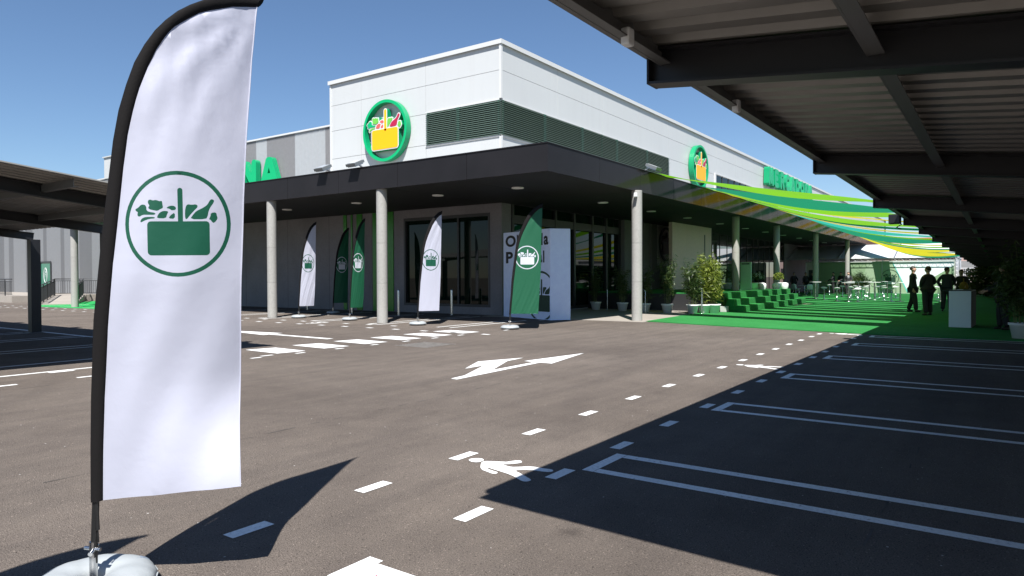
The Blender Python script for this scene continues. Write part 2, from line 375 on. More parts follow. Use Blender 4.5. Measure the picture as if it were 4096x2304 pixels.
def offset(poly, d):
    if area(poly) < 0: poly = poly[::-1]
    n = len(poly); out = []
    for i in range(n):
        a, b, c = Vector(poly[i-1]), Vector(poly[i]), Vector(poly[(i+1) % n])
        e1 = (b-a); e2 = (c-b)
        if e1.length < 1e-7 or e2.length < 1e-7: out.append((b.x, b.y)); continue
        e1.normalize(); e2.normalize()
        n1 = Vector((e1.y, -e1.x)); n2 = Vector((e2.y, -e2.x)); m = n1+n2
        if m.length < 1e-3: m = n1
        m.normalize(); k = d/max(.45, m.dot(n1)); out.append((b.x+m.x*k, b.y+m.y*k))
    return out
def inside(p, poly):
    x, y = p; c = False; j = len(poly)-1
    for i in range(len(poly)):
        xi, yi = poly[i]; xj, yj = poly[j]
        if (yi > y) != (yj > y) and x < (xj-xi)*(y-yi)/(yj-yi)+xi: c = not c
        j = i
    return c
def roundrect(x0, x1, y0, y1, r, n=5):
    p = []
    for cx, cy, a0 in ((x1-r,y0+r,-90),(x1-r,y1-r,0),(x0+r,y1-r,90),(x0+r,y0+r,180)):
        for i in range(n+1):
            a = R(a0+90*i/n); p.append((cx+r*math.cos(a), cy+r*math.sin(a)))
    return p
def circle(r, n=48, c=(0,0)): return [(c[0]+r*math.cos(2*math.pi*i/n), c[1]+r*math.sin(2*math.pi*i/n)) for i in range(n)]

# ------------------------------------------------------------------ the basket emblem, on a unit circle
def _u(pts): return [((x-732)/660, -((y-.115*(x-730))-745)/668) for x, y in pts]
EMB = {
 'celery': _u([(205,495),(240,485),(280,447),(330,455),(352,490),(350,525),(375,550),(465,575),(460,600),(380,590),(300,580),(265,600),(238,590),(232,560),(240,540),(210,520)]),
 'lettuce': _u([(372,405),(400,398),(430,415),(475,412),(515,435),(548,432),(553,480),(560,525),(525,535),(490,555),(440,540),(385,520),(372,495),(392,475),(368,440)]),
 'stalk': _u([(272,655),(290,625),(340,610),(455,625),(455,645),(390,642),(330,655),(290,672),(275,672)]),
 'tomato_a': _u([(480,645),(490,610),(520,572),(570,560),(625,575),(605,610),(590,660)]),
 'tomato_b': _u([(595,530),(630,508),(680,508),(713,530),(713,565),(660,568),(640,545)]),
 'tomato_c': _u([(620,663),(645,625),(700,595),(698,678)]),
 'leaf': _u([(825,695),(822,600),(835,530),(860,510),(910,525),(960,522),(993,555),(930,610),(880,660),(850,698)]),
 'bottle': _u([(885,705),(925,650),(965,610),(1050,580),(1105,550),(1140,490),(1165,483),(1190,500),(1188,530),(1140,590),(1120,640),(1112,690),(1090,730)]),
 'sprig': _u([(1150,655),(1215,655),(1225,700),(1236,740),(1190,790),(1165,775),(1150,745),(1125,735),(1145,700)]),
}
EMB = {k: smoothpoly(v, 1) for k, v in EMB.items()}
EMB['basket'] = roundrect(-.565, .61, -.595, .05, .07)
EMB['handle'] = roundrect(.005, .1, -.02, .68, .047)
EMB_COL = {'celery': 1, 'lettuce': 2, 'stalk': 2, 'tomato_a': 3, 'tomato_b': 3, 'tomato_c': 3, 'leaf': 2, 'bottle': 4, 'sprig': 2, 'basket': 5, 'handle': 5}

def text_mesh(s, offset_=0.0, extrude=0.0, res=6):
    cu = bpy.data.curves.new('txt', 'FONT'); cu.body = s; cu.size = 1; cu.offset = offset_; cu.extrude = extrude; cu.resolution_u = res
    o = bpy.data.objects.new('txt', cu); COL.objects.link(o)
    dg = bpy.context.evaluated_depsgraph_get(); dg.update()
    me = bpy.data.meshes.new_from_object(o.evaluated_get(dg)); bpy.data.objects.remove(o); bpy.data.curves.remove(cu)
    return me
def put_text(name, s, m, parent, fn, w=None, h=None, off=.0, ext=0.):
    """text as a mesh; its bounding box is fitted to w x h and every vertex goes through fn(u, v, d)"""
    me = text_mesh(s, off, ext)
    xs = [v.co.x for v in me.vertices]; ys = [v.co.y for v in me.vertices]; x0, x1, y0, y1 = min(xs), max(xs), min(ys), max(ys)
    sy = h/(y1-y0) if h else None; sx = w/(x1-x0) if w else sy
    if sy is None: sy = sx
    for v in me.vertices: v.co = fn((v.co.x-x0)*sx, (v.co.y-y0)*sy, v.co.z)
    me.materials.clear(); me.materials.append(m); me.name = name
    o = bpy.data.objects.new(name, me); COL.objects.link(o); o.parent = parent
    return o

# ------------------------------------------------------------------ ground, paint, paving, carpet
lot = MB().flat([(-700,-700),(900,-700),(900,900),(-700,900)], 0).build('parking_lot', A); tag(lot, kind='structure')
ZP = .004
def strip(mb, x0, x1, y0, y1): mb.flat([(x0,y0),(x1,y0),(x1,y1),(x0,y1)], ZP)
mb = MB()
for x in (.25, 1.3, 2.28, 3.27, 4.34, 5.41, 6.5, 7.66, 8.82, 9.95, 11.06, 12.24, 13.4, 14.55, 15.7, 16.85, 18.0, 18.95):
    y = 2.67+.011*(x-3.3); strip(mb, x, x+.29, y, y+.1)
for x in (-.9, .2, 1.3, 2.3, 3.31, 4.34, 5.42, 6.52, 7.68, 8.83, 10.01, 11.11, 12.27, 13.4, 14.55, 15.7, 16.85, 18.0, 18.95):
    y = 3.61+.011*(x-3.3); strip(mb, x, x+.28, y, y+.1)
for k in range(-8, 13):
    if k not in (11,): strip(mb, 3.72+k*1.0-.04*(k > 3), 3.94+k*1.0-.04*(k > 3), 11.34, 11.43)
strip(mb, 8.0, 8.27, 11.5, 11.59)
for k in range(-3, 32):
    y = 14.12+k*1.085; strip(mb, 14.26, 14.4, y, y+.25)
for k in range(0, 30):
    y = 15.16+k*1.085; strip(mb, 15.22, 15.35, y, y+.24)
mb.build('lane_dash', PAINT, lot)
mb = MB()
for xc, hw in ((2.05, .3), (4.97, .3), (7.87, .3), (10.82, .3), (13.72, .3), (16.6, .3), (18.98, .27)):
    strip(mb, xc-hw, xc-hw+.1, -2.5, 2.55); strip(mb, xc+hw-.1, xc+hw, -2.5, 2.55); strip(mb, xc-hw, xc+hw, 2.554, 2.65)
for yc in (22.1, 19.5, 16.5, 25.0, 27.9):                     # bays below the left carport
    strip(mb, 2.6, 8.19, yc-.28, yc-.19); strip(mb, 2.6, 8.19, yc+.19, yc+.28)
strip(mb, 2.6, 8.19, 13.78, 13.88); strip(mb, 8.194, 8.3, 13.78, 31)
strip(mb, -9, 6.6, 12.44, 12.54); strip(mb, 4.72, 5.08, 12.3, 12.436)
for yc in (16.4, 19.25, 22.25, 25.1, 28.1):                     # bays below the building canopy
    strip(mb, 15.6, 20.7, yc-.3, yc-.21); strip(mb, 15.6, 20.7, yc+.21, yc+.3); strip(mb, 15.5, 15.596, yc-.3, yc+.3)
strip(mb, 19.9, 20.3, 12.9, 13.0); strip(mb, 15.6, 19.6, 13.25, 13.34); strip(mb, 15.6, 19.4, 13.75, 13.84)
mb.build('bay_line', PAINT, lot)
mb = MB()
for k in range(6):
    x = 8.47+1.155*k; mb.flat([(x,11.68),(x+.64,11.62),(x+.7,12.7),(x+.06,12.82)], ZP)
mb.build('crossing_stripe', PAINT, lot)
arrow = [(7.8,6.63),(7.96,6.65),(8.16,6.67),(9.27,7.15),(8.78,7.16),(9.64,7.57),(9.83,7.5),(10.06,7.42),(10.56,7.22),(10.26,7.19),(10.0,7.18),(8.9,6.69),(10.14,6.7),(10.15,6.93),(11.85,6.67),(10.12,6.33),(10.13,6.57),(7.78,6.5)]
MB().flat(arrow[::-1], ZP).build('direction_arrow', PAINT, lot)
MB().flat([(11.12,13.38),(11.32,13.38),(11.36,15.83),(11.68,15.86),(11.37,18.6),(11.02,15.76),(11.2,15.8)], ZP).build('direction_arrow', PAINT, lot)
head = smoothpoly([(4.39,3.55),(4.43,3.57),(4.48,3.54),(4.5,3.49),(4.47,3.45),(4.44,3.44),(4.38,3.45),(4.37,3.5)], 1)
body = [(4.39,3.42),(4.44,3.43),(4.47,3.39),(4.51,3.3),(4.53,3.26),(4.59,3.24),(4.63,3.2),(4.6,3.16),(4.56,3.15),(4.47,3.22),(4.45,3.26),(4.42,3.15),(4.47,3.09),(4.53,3.03),(4.54,2.9),(4.55,2.85),(4.53,2.82),(4.49,2.81),(4.46,2.85),(4.44,2.99),(4.36,3.08),(4.32,2.98),(4.24,2.84),(4.22,2.82),(4.18,2.82),(4.16,2.85),(4.18,2.9),(4.25,3.02),(4.29,3.2),(4.31,3.29),(4.28,3.27),(4.26,3.2),(4.25,3.15),(4.22,3.13),(4.19,3.15),(4.21,3.21),(4.24,3.31)]
body = smoothpoly(body, 1)
for dx, dy, rot in ((0,0,0),(7.3,.1,0),(15.0,.1,0),(10.5,15.3,90)):
    mb = MB(); c0 = Vector((4.4, 3.2)); ca, sa = math.cos(R(rot)), math.sin(R(rot))
    f = lambda p: (c0.x+dx+(p[0]-c0.x)*ca-(p[1]-c0.y)*sa, c0.y+dy+(p[0]-c0.x)*sa+(p[1]-c0.y)*ca)
    mb.flat([f(p) for p in head], ZP); mb.flat([f(p) for p in body], ZP)
    mb.build('walker_symbol', PAINT, lot, fix=True)
mb = MB(); mb.flat([(1.5,1.8),(2.53,1.8),(2.53,2.655),(1.5,2.655)], ZP).build('speed_panel', PAINT, lot)
MB().flat([(2.42,2.56),(2.25,2.35),(2.4,2.25)][::-1], ZP+.004).build('red_panel_mark', mat('red_road_paint', (.45, .02, .05), .7, var=.1), lot, fix=True)
# metal service grate and an old patch in the asphalt
mb = MB()
for k in range(9): mb.box(11.0+k*.09, 11.05+k*.09, 9.98, 10.85, 0, .006)
mb.box(10.93,10.97,9.93,10.9,0,.007).box(11.83,11.87,9.93,10.9,0,.007)
mb.build('drain_grate', mat('worn_iron', (.25,.23,.21), .6, metal=.5, var=.3, vs=9), lot)
MB().flat([(9.0,35.2),(10.2,35.0),(10.3,36.4),(9.1,36.5)], .003).build('repair_patch', mat('patch_asphalt', (.07,.065,.06), .9, var=.3, vs=12), lot)
# lay joints between the asphalt lanes
jm = mat('asphalt_joint', (.085, .073, .066), .95, var=.3, vs=3)
for y0, xa, xb in ((5.75, 1.5, 20.4), (10.9, -9, 20.7), (0.6, 2, 19)):
    mb = MB(); x = xa; pts = []
    while x < xb: pts.append((x, y0+.02*math.sin(x*1.7)+rnd.uniform(-.006, .006), rnd.choice((.003, .006, .009)))); x += .16
    for a, b in zip(pts[:-1], pts[1:]):
        if rnd.random() < .5: mb.quad((a[0], a[1]-a[2], .0028), (b[0], b[1]-b[2], .0028), (b[0], b[1]+b[2], .0028), (a[0], a[1]+a[2], .0028))
    mb.build('lay_joint', jm, lot)
# paving under the canopy
pav = MB().box(20.9, 96, 9.55, 16.2, -.05, .012).build('pavement', PAVE); tag(pav, kind='structure')
# carpet: slab with a cut edge
cp = [(21.25,9.62),(20.5,7.03),(20.0,4.64),(19.55,2.53),(19.3,-.4),(19.0,-6.5),(66,-6.5),(66,15.8),(39.5,15.8),(39.5,8.0),(28.55,9.75),(27.2,9.98)]
carpet = MB().prism(cp, lambda u, v, d: (u, v, d), .024, .0, 0).build('green_carpet', TURF, fix=True)
tag(carpet, 'bright green artificial grass carpet laid from the asphalt edge to the white tent', 'carpet')
# painted green floor at the far left by the ramp
gf = MB().flat([(15.9,36.2),(22.3,36.2),(22.3,49.5),(17.0,45.5),(15.5,42.2)], .004).build('green_floor', GPAINT); tag(gf, kind='structure')
mb = MB()
for y in (37.6, 40.2, 42.8): strip(mb, 15.9, 21, y, y+.1)
for v in range(len(mb.v)): mb.v[v] = (mb.v[v][0], mb.v[v][1], .008)
mb.build('bay_line', PAINT, gf)

# ------------------------------------------------------------------ the supermarket building
def wpart(mb, name, mats, parent, fix=False):
    """part given in world coordinates under a thing that stands somewhere else"""
    o = mb.build(name, mats, parent, fix)
    p = parent
    if p.type == 'EMPTY': o.location = -p.location
    return o
mk = thing('supermarket', 'white panelled supermarket with wide black canopy and grey ribbed side wall', 'building', (21.7, 15.85, 0))
ZT = 10.58; XE = 130
# upper storey in white composite panels, 14 mm joints over a dark backing
rows = [(4.95, 7.03), (7.03, 8.33), (8.33, 9.5), (9.5, ZT)]
g = .008
mb = MB()
ys = [15.89, 19.74, 23.65, 25.72]; xs = [21.74]+[25.9+4.09*k for k in range(26)]
LX = 38.14
for ri, (a, b) in enumerate(rows):
    for y0, y1 in zip(ys[:-1], ys[1:]):
        if ri == 1 and y1 < 19.8: continue
        mb.box(21.70, 21.74, y0+g, y1-g, a+g, b-g)
    for x0, x1 in zip(xs[:-1], xs[1:]):
        if ri == 1:
            if x0 < LX-1 : continue
            if 45.5 < x0 < 61: continue
        mb.box(x0+g, x1-g, 15.85, 15.89, a+g, b-g)
for x0 in [x for x in xs if 45.5 < x < 61]:
    mb.box(x0+g, x0+4.09-g, 15.85, 15.89, 8.42, 8.33-g+.0005) if False else None
wpart(mb, 'white_wall', WHITE, mk)
mb = MB().box(21.742, XE, 15.892, 25.7, 4.9, ZT-.02)
wpart(mb, 'wall_backing', SEAM, mk)
mb = MB()
mb.box(21.64, 21.74, 15.79, 15.89, 8.40, ZT-.1); mb.box(21.64, 21.74, 15.79, 15.89, 4.95, 6.93)
mb.box(21.67, 21.74, 25.66, 25.75, 4.95, ZT)
mb.box(21.66, 21.7, 15.9, 19.74, 8.34, 8.40).box(21.66, 21.7, 15.9, 19.74, 6.93, 6.99)
mb.box(21.76, LX, 15.81, 15.85, 8.34, 8.40).box(21.76, LX, 15.81, 15.85, 6.93, 6.99)
mb.box(21.67, 21.7, 19.66, 19.73, 6.99, 8.34)
wpart(mb, 'trim', TRIM, mk)
mb = MB()
mb.box(21.6, 21.95, 15.75, 25.8, ZT, ZT+.07); mb.box(21.95, XE, 15.75, 16.1, ZT, ZT+.07)
mb.box(21.6, 21.63, 15.75, 25.8, ZT-.1, ZT).box(21.63, XE, 15.75, 15.78, ZT-.1, ZT)
mb.box(21.95, XE, 25.5, 25.8, ZT, ZT+.07)
wpart(mb, 'coping', TRIM, mk)
# louvre bands
def louvre(horizontal_y):
    fr = MB(); bl = MB(); n = 17
    if horizontal_y:
        fr.box(21.72, 21.735, 15.9, 19.66, 6.99, 8.34)
        for k in range(2): y = 15.93+k*3.66; fr.box(21.655, 21.72, y, y+.035, 6.99, 8.34, 1)
        fr.box(21.648, 21.72, 17.9, 18.05, 6.99, 8.34, 1)
        for k in range(n):
            z = 7.03+k*.0785; bl.obox((21.665, 17.76, z), (.0, 1.93, 0), (.045, 0, .024), (.004, 0, -.008))
    else:
        fr.box(21.76, LX-.03, 15.868, 15.884, 6.99, 8.34)
        for k in range(3): x = 21.8+k*8.1; fr.box(x, x+.035, 15.80, 15.868, 6.99, 8.34, 1)
        for x in (24.7, 27.9, 31.4, 35.0): fr.box(x, x+.18, 15.793, 15.868, 6.99, 8.34, 1)
        for k in range(n):
            z = 7.03+k*.0785; bl.obox((29.93, 15.815, z), (8.2, 0, 0), (0, .045, .024), (0, .004, -.008))
    o = wpart(fr, 'louvre', [mat('louvre_dark', (.012, .03, .022), .6), LOUVB], mk)
    bl.build('blade_row', LOUV, o)
louvre(True); louvre(False)
# high window band on the long facade
mb = MB(); mb.box(46.2, 62.3, 15.86, 15.888, 7.05, 8.35)
win = wpart(mb, 'window', GLASS, mk)
mb = MB(); mb.box(46.0, 46.2, 15.79, 15.86, 7.03, 8.45).box(46.2, 62.5, 15.79, 15.86, 8.36, 8.45).box(62.3, 62.5, 15.79, 15.86, 7.03, 8.36).box(46.2, 62.3, 15.79, 15.86, 6.98, 7.04)
mb.build('frame', TRIM, win)
for k in range(1, 12): MB().box(46.2+k*1.34, 46.25+k*1.34, 15.82, 15.86, 7.05, 8.35).build('mullion', FRAME, win)
# ribbed metal cladding on the set back side
def ribbed(x, y0, y1, z0, z1, per=.092, dep=.042):
    mb = MB(); n = int((y1-y0)/per); r = random.Random(3)
    vs = []; band = 0; left = 0; cols = []
    for i in range(n):
        y = y0+i*per
        for t, d in ((0, 0), (.35, 0), (.5, dep), (.85, dep)): vs.append((x-d, y+t*per))
        if left <= 0: band = 1-band; left = r.choice((.55, .9, 1.2, 1.9, 2.3))
        left -= per; cols += [band]*4
    m_ = len(vs); pts = [(a, b, z0) for a, b in vs]+[(a, b, z1) for a, b in vs]
    o = len(mb.v); mb.v += pts
    for i in range(m_-1): mb.f.append([o+i+1, o+i, o+i+m_, o+i+1+m_]); mb.m.append(cols[i]); mb.sm.append(False)
    return mb
wpart(ribbed(22.2, 25.76, 47.5, 4.9, 8.72), 'ribbed_wall', [CLAD_L, CLAD_M], mk)
wpart(ribbed(22.5, 41.2, 80, .0, 8.2, .12), 'ribbed_wall', [mat('cladding_silver', (.225, .227, .235), .4, metal=.2, var=.04), mat('cladding_slate', (.15, .15, .156), .4, metal=.2, var=.05)], mk)
wpart(MB().box(22.21, 24.0, 25.76, 47.5, 4.8, 8.7), 'wall_backing', SEAM, mk)
wpart(MB().box(22.52, 40, 41.2, 80, 0, 8.18), 'wall_backing', SEAM, mk)
mb = MB().box(22.1, 22.45, 25.76, 47.5, 8.72, 8.8); mb.box(22.42, 22.8, 48.1, 80, 8.2, 8.28); wpart(mb, 'coping', TRIM, mk)
mb = MB(); mb.box(21.7, 23, 42.0, 48.0, 8.0, 9.35).box(21.62, 23.05, 41.95, 48.06, 9.35, 9.42)
wpart(mb, 'white_wall', WHITE, mk)
# ground floor, left side
mb = MB(); mb.box(21.7, 22.6, 21.06, 41.1, 0, 4.4); mb.box(21.7, 22.6, 16.4, 21.06, 0, .3); mb.box(21.7, 22.35, 15.85, 16.4, 0, 4.4); mb.box(21.7, 22.6, 16.4, 21.06, 4.02, 4.4)
wpart(mb, 'rendered_wall', WALLC, mk)
win = wpart(MB().box(21.82, 21.86, 16.4, 21.06, .3, 4.02), 'shop_window', GLASS, mk)
mb = MB(); mb.box(21.69, 21.82, 16.4, 16.5, .3, 4.02).box(21.69, 21.82, 20.96, 21.06, .3, 4.02).box(21.69, 21.82, 16.5, 20.96, .3, .4).box(21.69, 21.82, 16.5, 20.96, 3.9, 4.02).box(21.76, 21.82, 18.05, 18.13, .4, 3.9)
mb.build('frame', FRAME, win)
mb = MB()
for a, b in ((24.66, 24.87), (24.27, 24.37), (23.63, 23.98), (21.66, 22.94)): wpart(MB().box(21.66, 21.7, a, b, .02, 4.36), 'green_strip', GREENP, mk)
for y in (23.0, 25.9, 29.0, 32.5): wpart(MB().box(21.697, 21.7, y, y+.012, 0, 4.36), 'render_joint', SEAM, mk)
# ground floor, long side: glazing, piers, panel
gl = wpart(MB().box(22.36, 31.9, 15.9, 15.94, .05, 4.36), 'entrance_glazing', GLASS, mk)
mb = MB()
for x in (22.36, 24.0, 25.6, 27.2, 28.9, 30.3, 31.75): mb.box(x, x+.14, 15.8, 15.9, .05, 4.36)
mb.box(22.5, 31.75, 15.82, 15.9, 3.62, 3.95).box(22.5, 31.75, 15.82, 15.9, .05, .18)
mb.build('frame', FRAME, gl)
mb = MB()
for a, b in ((31.9, 33.0), (33.25, 33.9), (34.15, 34.9), (35.2, 38.9)): wpart(MB().box(a, b, 15.6, 16.1, 0, 4.36), 'pier', WALLC, mk)
mb = MB()
for a, b in ((33.0, 33.25), (33.9, 34.15), (34.9, 35.2)): wpart(MB().box(a, b, 15.75, 15.9, 0, 4.36), 'mirror_strip', mat('mirror_strip', (.4, .4, .4), .12, metal=1.), mk)
mb = MB()
for k in range(3): mb.box(34.7+k*2.0, 36.69+k*2.0, 14.2, 14.4, 0, 4.355)
mb.box(39.45, 39.6, 14.185, 14.2, 1.6, 3.9, 1)
wpart(mb, 'entrance_panel', [mat('beige_panel', (.78, .56, .52), .45, var=.05), FRAME], mk)
wpart(MB().box(35.95, 38.2, 15.585, 15.6, 2.1, 4.34), 'sign_backing', mat('pale_backing', (.5, .48, .45), .6), mk)
gl = wpart(MB().box(41, 64.4, 15.9, 15.94, .0, 4.36), 'glazing', mat('mirror_glass', (.012, .014, .014), .015, spec=1., ior=2.3), mk)
for k in range(16): MB().box(41+k*1.55, 41.035+k*1.55, 15.87, 15.9, 0, 4.36).build('mullion', FRAME, gl)
wpart(MB().box(64.4, 110, 15.85, 16.2, 0, 5), 'rendered_wall', WALLC, mk)
# canopy
mb = MB(); ye = [10.0, 12.8, 15.6, 18.38, 21.12, 23.9, 26.65, 29.4, 32.2, 35, 37.8, 41.0]
for a, b in zip(ye[:-1], ye[1:]): mb.box(15.81, 15.85, a+(.007 if a > 10 else 0), b-.007, 4.35, 5.1)
xe = [15.85, 18.74, 21.64, 24.53, 27.45, 30.38, 33.28, 36.18, 39.05]+[39.05+2.9*k for k in range(1, 17)]
for a, b in zip(xe[:-1], xe[1:]): mb.box(a+(.007 if a > 16 else .001), b-.007, 10.0, 10.04, 4.35, 5.1)
wpart(mb, 'canopy_fascia', BLACK, mk)
mb = MB(); mb.box(15.79, 15.9, 9.98, 41.02, 5.1, 5.13).box(15.9, xe[-1], 9.98, 10.09, 5.1, 5.13)
wpart(mb, 'canopy_edge', BLACK, mk)
XC = xe[-1]
mb = MB(); mb.box(15.86, 21.69, 10.05, 41, 4.4, 5.08).box(21.69, XC, 10.05, 15.84, 4.4, 5.08)
wpart(mb, 'canopy_deck', mat('roof_membrane', (.3, .3, .29), .8), mk)
mb = MB()
for k in range(10): mb.box(15.86, 21.69, 10.06+k*3.1, 10.06+k*3.1+3.092, 4.37, 4.398)
for k in range(24): mb.box(21.7+k*2.7, 21.7+k*2.7+2.692, 10.06, 15.84, 4.37, 4.398)
wpart(mb, 'canopy_soffit', SOFF, mk)
for i, (x, y, z0) in enumerate(((16.02, 16.53, 0), (16.0, 22.33, 0), (16.05, 28.1, 0), (16.1, 33.9, 0), (16.37, 39.6, 0), (21.42, 10.02, 0), (33.65, 10.55, .78), (41.1, 10.55, .78), (50.5, 10.4, 0), (62.3, 10.4, 0))):
    mb = MB(); r = .175
    for a, b in ((z0, 1.3), (1.304, 2.6), (2.604, 4.37)): mb.lathe([(r-.004, a), (r, a+.006), (r, a+.02), (r, b-.02), (r, b-.006), (r-.004, b)], (x, y, 0), 32)
    wpart(mb, 'column', COLC, mk)
for x, y in [(18.35, y) for y in (12.75, 16.15, 20.3, 24.55, 28.8, 33)]+[(x, 12.65) for x in (24, 28.5, 32.8, 37.6, 42.2, 46.5, 51, 55.7, 60, 64.8, 69.3)]:
    mb = MB().lathe([(.02, -.012), (.15, -.012), (.17, -.03), (.2, -.03), (.2, 0.0)], (x, y, 4.37), 24)
    wpart(mb, 'downlight', mat('downlight_ring', (.75, .74, .7), .4), mk)
# far-left doorway with an oval sign
dr = wpart(MB().box(22.42, 22.46, 58.2, 59.9, .35, 2.7), 'door', mat('green_door_glass', (.03, .16, .11), .1, ior=1.6), mk)
mb = MB(); mb.box(22.38, 22.42, 58.1, 58.22, .35, 2.8).box(22.38, 22.42, 59.88, 60, .35, 2.8).box(22.38, 22.42, 58.22, 59.88, 2.68, 2.8)
mb.build('frame', FRAME, dr)
o = put_text('door_lettering', 'VAC', SIGNW, dr, lambda u, v, d: Vector((22.41, 59.25-v, .95+1.2-u+.2)) , .75, .28)
mb = MB(); ring = [(22.41, 59.1+.28*math.cos(a), 1.75+.55*math.sin(a)) for a in [2*math.pi*k/24 for k in range(25)]]
mb.tube(ring, .02, 6, cap=False); mb.build('oval_ring', SIGNW, dr)

# ------------------------------------------------------------------ signs on the building
def emblem(name, label, fn, rad, loc, dark=False, depth=.26):
    t = thing(name, label, 'sign', loc)
    f = lambda u, v, d: tuple(Vector(fn(u*rad, v*rad, d))-Vector(loc))
    mb = MB(); n = 72; o, i_ = 1.0, .905
    ringm = [SIGNG, SIGND] if not dark else [mat('dark_bronze', (.02, .03, .025), .5)]*2
    for k in range(n):
        a, b = 2*math.pi*k/n, 2*math.pi*(k+1)/n
        P = lambda r, an, d: f(r*math.cos(an), r*math.sin(an), d)
        mb.quad(P(i_, a, depth), P(o, a, depth), P(o, b, depth), P(i_, b, depth), 0)
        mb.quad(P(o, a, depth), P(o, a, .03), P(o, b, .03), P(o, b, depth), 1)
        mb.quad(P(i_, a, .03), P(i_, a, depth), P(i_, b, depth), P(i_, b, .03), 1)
    mb.build('ring', ringm, t)
    bk = MB(); fr = {}
    for j, (k, poly) in enumerate(EMB.items()):
        p2 = offset(poly, .035)
        bk.prism(p2, f, depth-.02+.0012*j, .05, 0, 1)
        fr[k] = MB().prism(poly, f, depth+.004, depth-.01)
    bk.build('basket_body', [SIGNW if not dark else FRAME, SIGND if not dark else FRAME], t, fix=True)
    cm = {1: SIGNG, 2: LIME, 3: RED, 4: WINE, 5: YEL}; 
    for k, m_ in fr.items(): m_.build(k.split('_')[0], cm[EMB_COL[k]] if not dark else mat('dark_red_bronze', (.06, .015, .015), .5), t, fix=True)
    for a in (45, 135, 225, 315): c = Vector(f(.94*math.cos(R(a)), .94*math.sin(R(a)), .05)); MB().lathe([(.03, -.03), (.03, .03)], c, 8).build('standoff', ALU, t)
    return t
emblem('emblem_sign', 'round green ring sign with yellow vegetable basket on the short sunlit white facade', lambda u, v, d: (21.70-d, 21.9-u, 7.86+v), 1.33, (21.7, 21.9, 7.86), depth=.3)
emblem('emblem_sign', 'round green ring sign with orange basket on the long white facade above the coloured sails', lambda u, v, d: (42.55+u, 15.85-d, 8.36+v), 1.36, (42.55, 15.85, 8.36), depth=.34)
emblem('emblem_sign', 'dark round basket emblem mounted in shade on the wall beside the shop entrance', lambda u, v, d: (37.05+u, 15.6-d, 3.3+v), .95, (37.05, 15.6, 3.3), True, .14)
LET = {'M': [[(0,0),(.1,1),(.5,.12),(.9,1),(1,0)]], 'E': [[(.75,1),(0,1),(0,0),(.75,0)],[(0,.5),(.6,.5)]],
       'R': [[(0,0),(0,1),(.55,1),(.75,.88),(.75,.62),(.55,.5),(0,.5)],[(.45,.5),(.85,0)]],
       'C': [[(.9,.85),(.7,1),(.35,1),(.08,.8),(0,.5),(.08,.2),(.35,0),(.7,0),(.9,.15)]],
       'A': [[(0,0),(.42,1),(.58,1),(1,0)],[(.22,.22),(.78,.22)]], 'D': [[(0,0),(0,1),(.5,1),(.8,.8),(.9,.5),(.8,.2),(.5,0),(0,0)]],
       'O': [[(.5,1),(.16,.85),(0,.5),(.16,.15),(.5,0),(.84,.15),(1,.5),(.84,.85),(.5,1)]], 'N': [[(0,0),(.0,1),(.12,1),(.88,0),(1,0),(1,1)]]}
def lettersign(label, fn, loc, ht, pitch, depth):
    t = thing('lettering_sign', label, 'sign', loc)
    th = .135
    for i, ch in enumerate('MERCADONA'):
        mb = MB(); j = 0
        for st in LET[ch]:
            for a, b in zip(st[:-1], st[1:]):
                a2 = Vector((a[0]*(pitch-.78)+th*ht, a[1]*(ht-2*th*ht)+th*ht)); b2 = Vector((b[0]*(pitch-.78)+th*ht, b[1]*(ht-2*th*ht)+th*ht))
                d = (b2-a2); an = math.atan2(d.y, d.x); r = th*ht; poly = []
                for k in range(9): q = an+math.pi/2+math.pi*k/8; poly.append((a2.x+r*math.cos(q), a2.y+r*math.sin(q)))
                for k in range(9): q = an-math.pi/2+math.pi*k/8; poly.append((b2.x+r*math.cos(q), b2.y+r*math.sin(q)))
                mb.prism(poly, lambda u, v, dd: tuple(Vector(fn(u+i*pitch, v, dd))-Vector(loc)), depth+.0008*j, .06, 0, 1); j += 1
        mb.build('letter', [SIGNG, SIGND], t, fix=True)
lettersign('green rounded letters on grey ribbed wall, mostly hidden by the big white flag', lambda u, v, d: (22.16-d, 45.5-u, 6.22+v), (22.16, 45.5, 6.22), 1.45, 1.77, .34)
lettersign('green rounded letters along the long white facade near the roof edge', lambda u, v, d: (57.5+u, 15.85-d, 8.83+v), (57.5, 15.85, 8.83), 1.5, 1.78, .5)

# floodlights and camera
def flood(label, loc, rz):
    t = thing('floodlight', label, 'floodlight', loc, rz, 'floodlights on the canopy edge')
    MB().obox((-.28, 0, .13), (.2, 0, .09), (0, .22, 0), (-.02, 0, .04)).build('housing', mat('flood_grey', (.2, .21, .21), .4, metal=.4), t)
    MB().obox((-.305, 0, .178), (.15, 0, .068), (0, .17, 0), (-.002, 0, .004)).build('lens', mat('flood_lens', (.45, .46, .45), .15), t)
    mb = MB().tube([(-.1, 0, .1), (.05, 0, .04), (.1, 0, .0)], .03, 8).box(.03, .2, -.1, .1, -.002, .02)
    mb.build('bracket', ALU, t)
    mb = MB()
    for k in range(6): mb.obox((-.26+.0, -.17+k*.068, .08), (.17, 0, .075), (0, .006, 0), (-.012, 0, .025))
    mb.build('cooling_fin', ALU, t)
flood('tilted floodlight on canopy edge below the corner of the grey ribbed wall', (16.0, 19.06, 5.13), 0)
flood('ribbed floodlight on canopy edge just left of the round yellow basket sign', (16.0, 17.45, 5.13), 0)
flood('pale floodlight on canopy edge above the corner column near the first lime sail', (22.38, 10.12, 5.13), R(90))
t = thing('security_camera', 'small white security camera under the canopy at the head of the corner column', 'camera', (21.2, 9.95, 4.2), R(200))
MB().box(.02, .16, -.05, .05, -.06, .06).build('mount', PLASW, t)
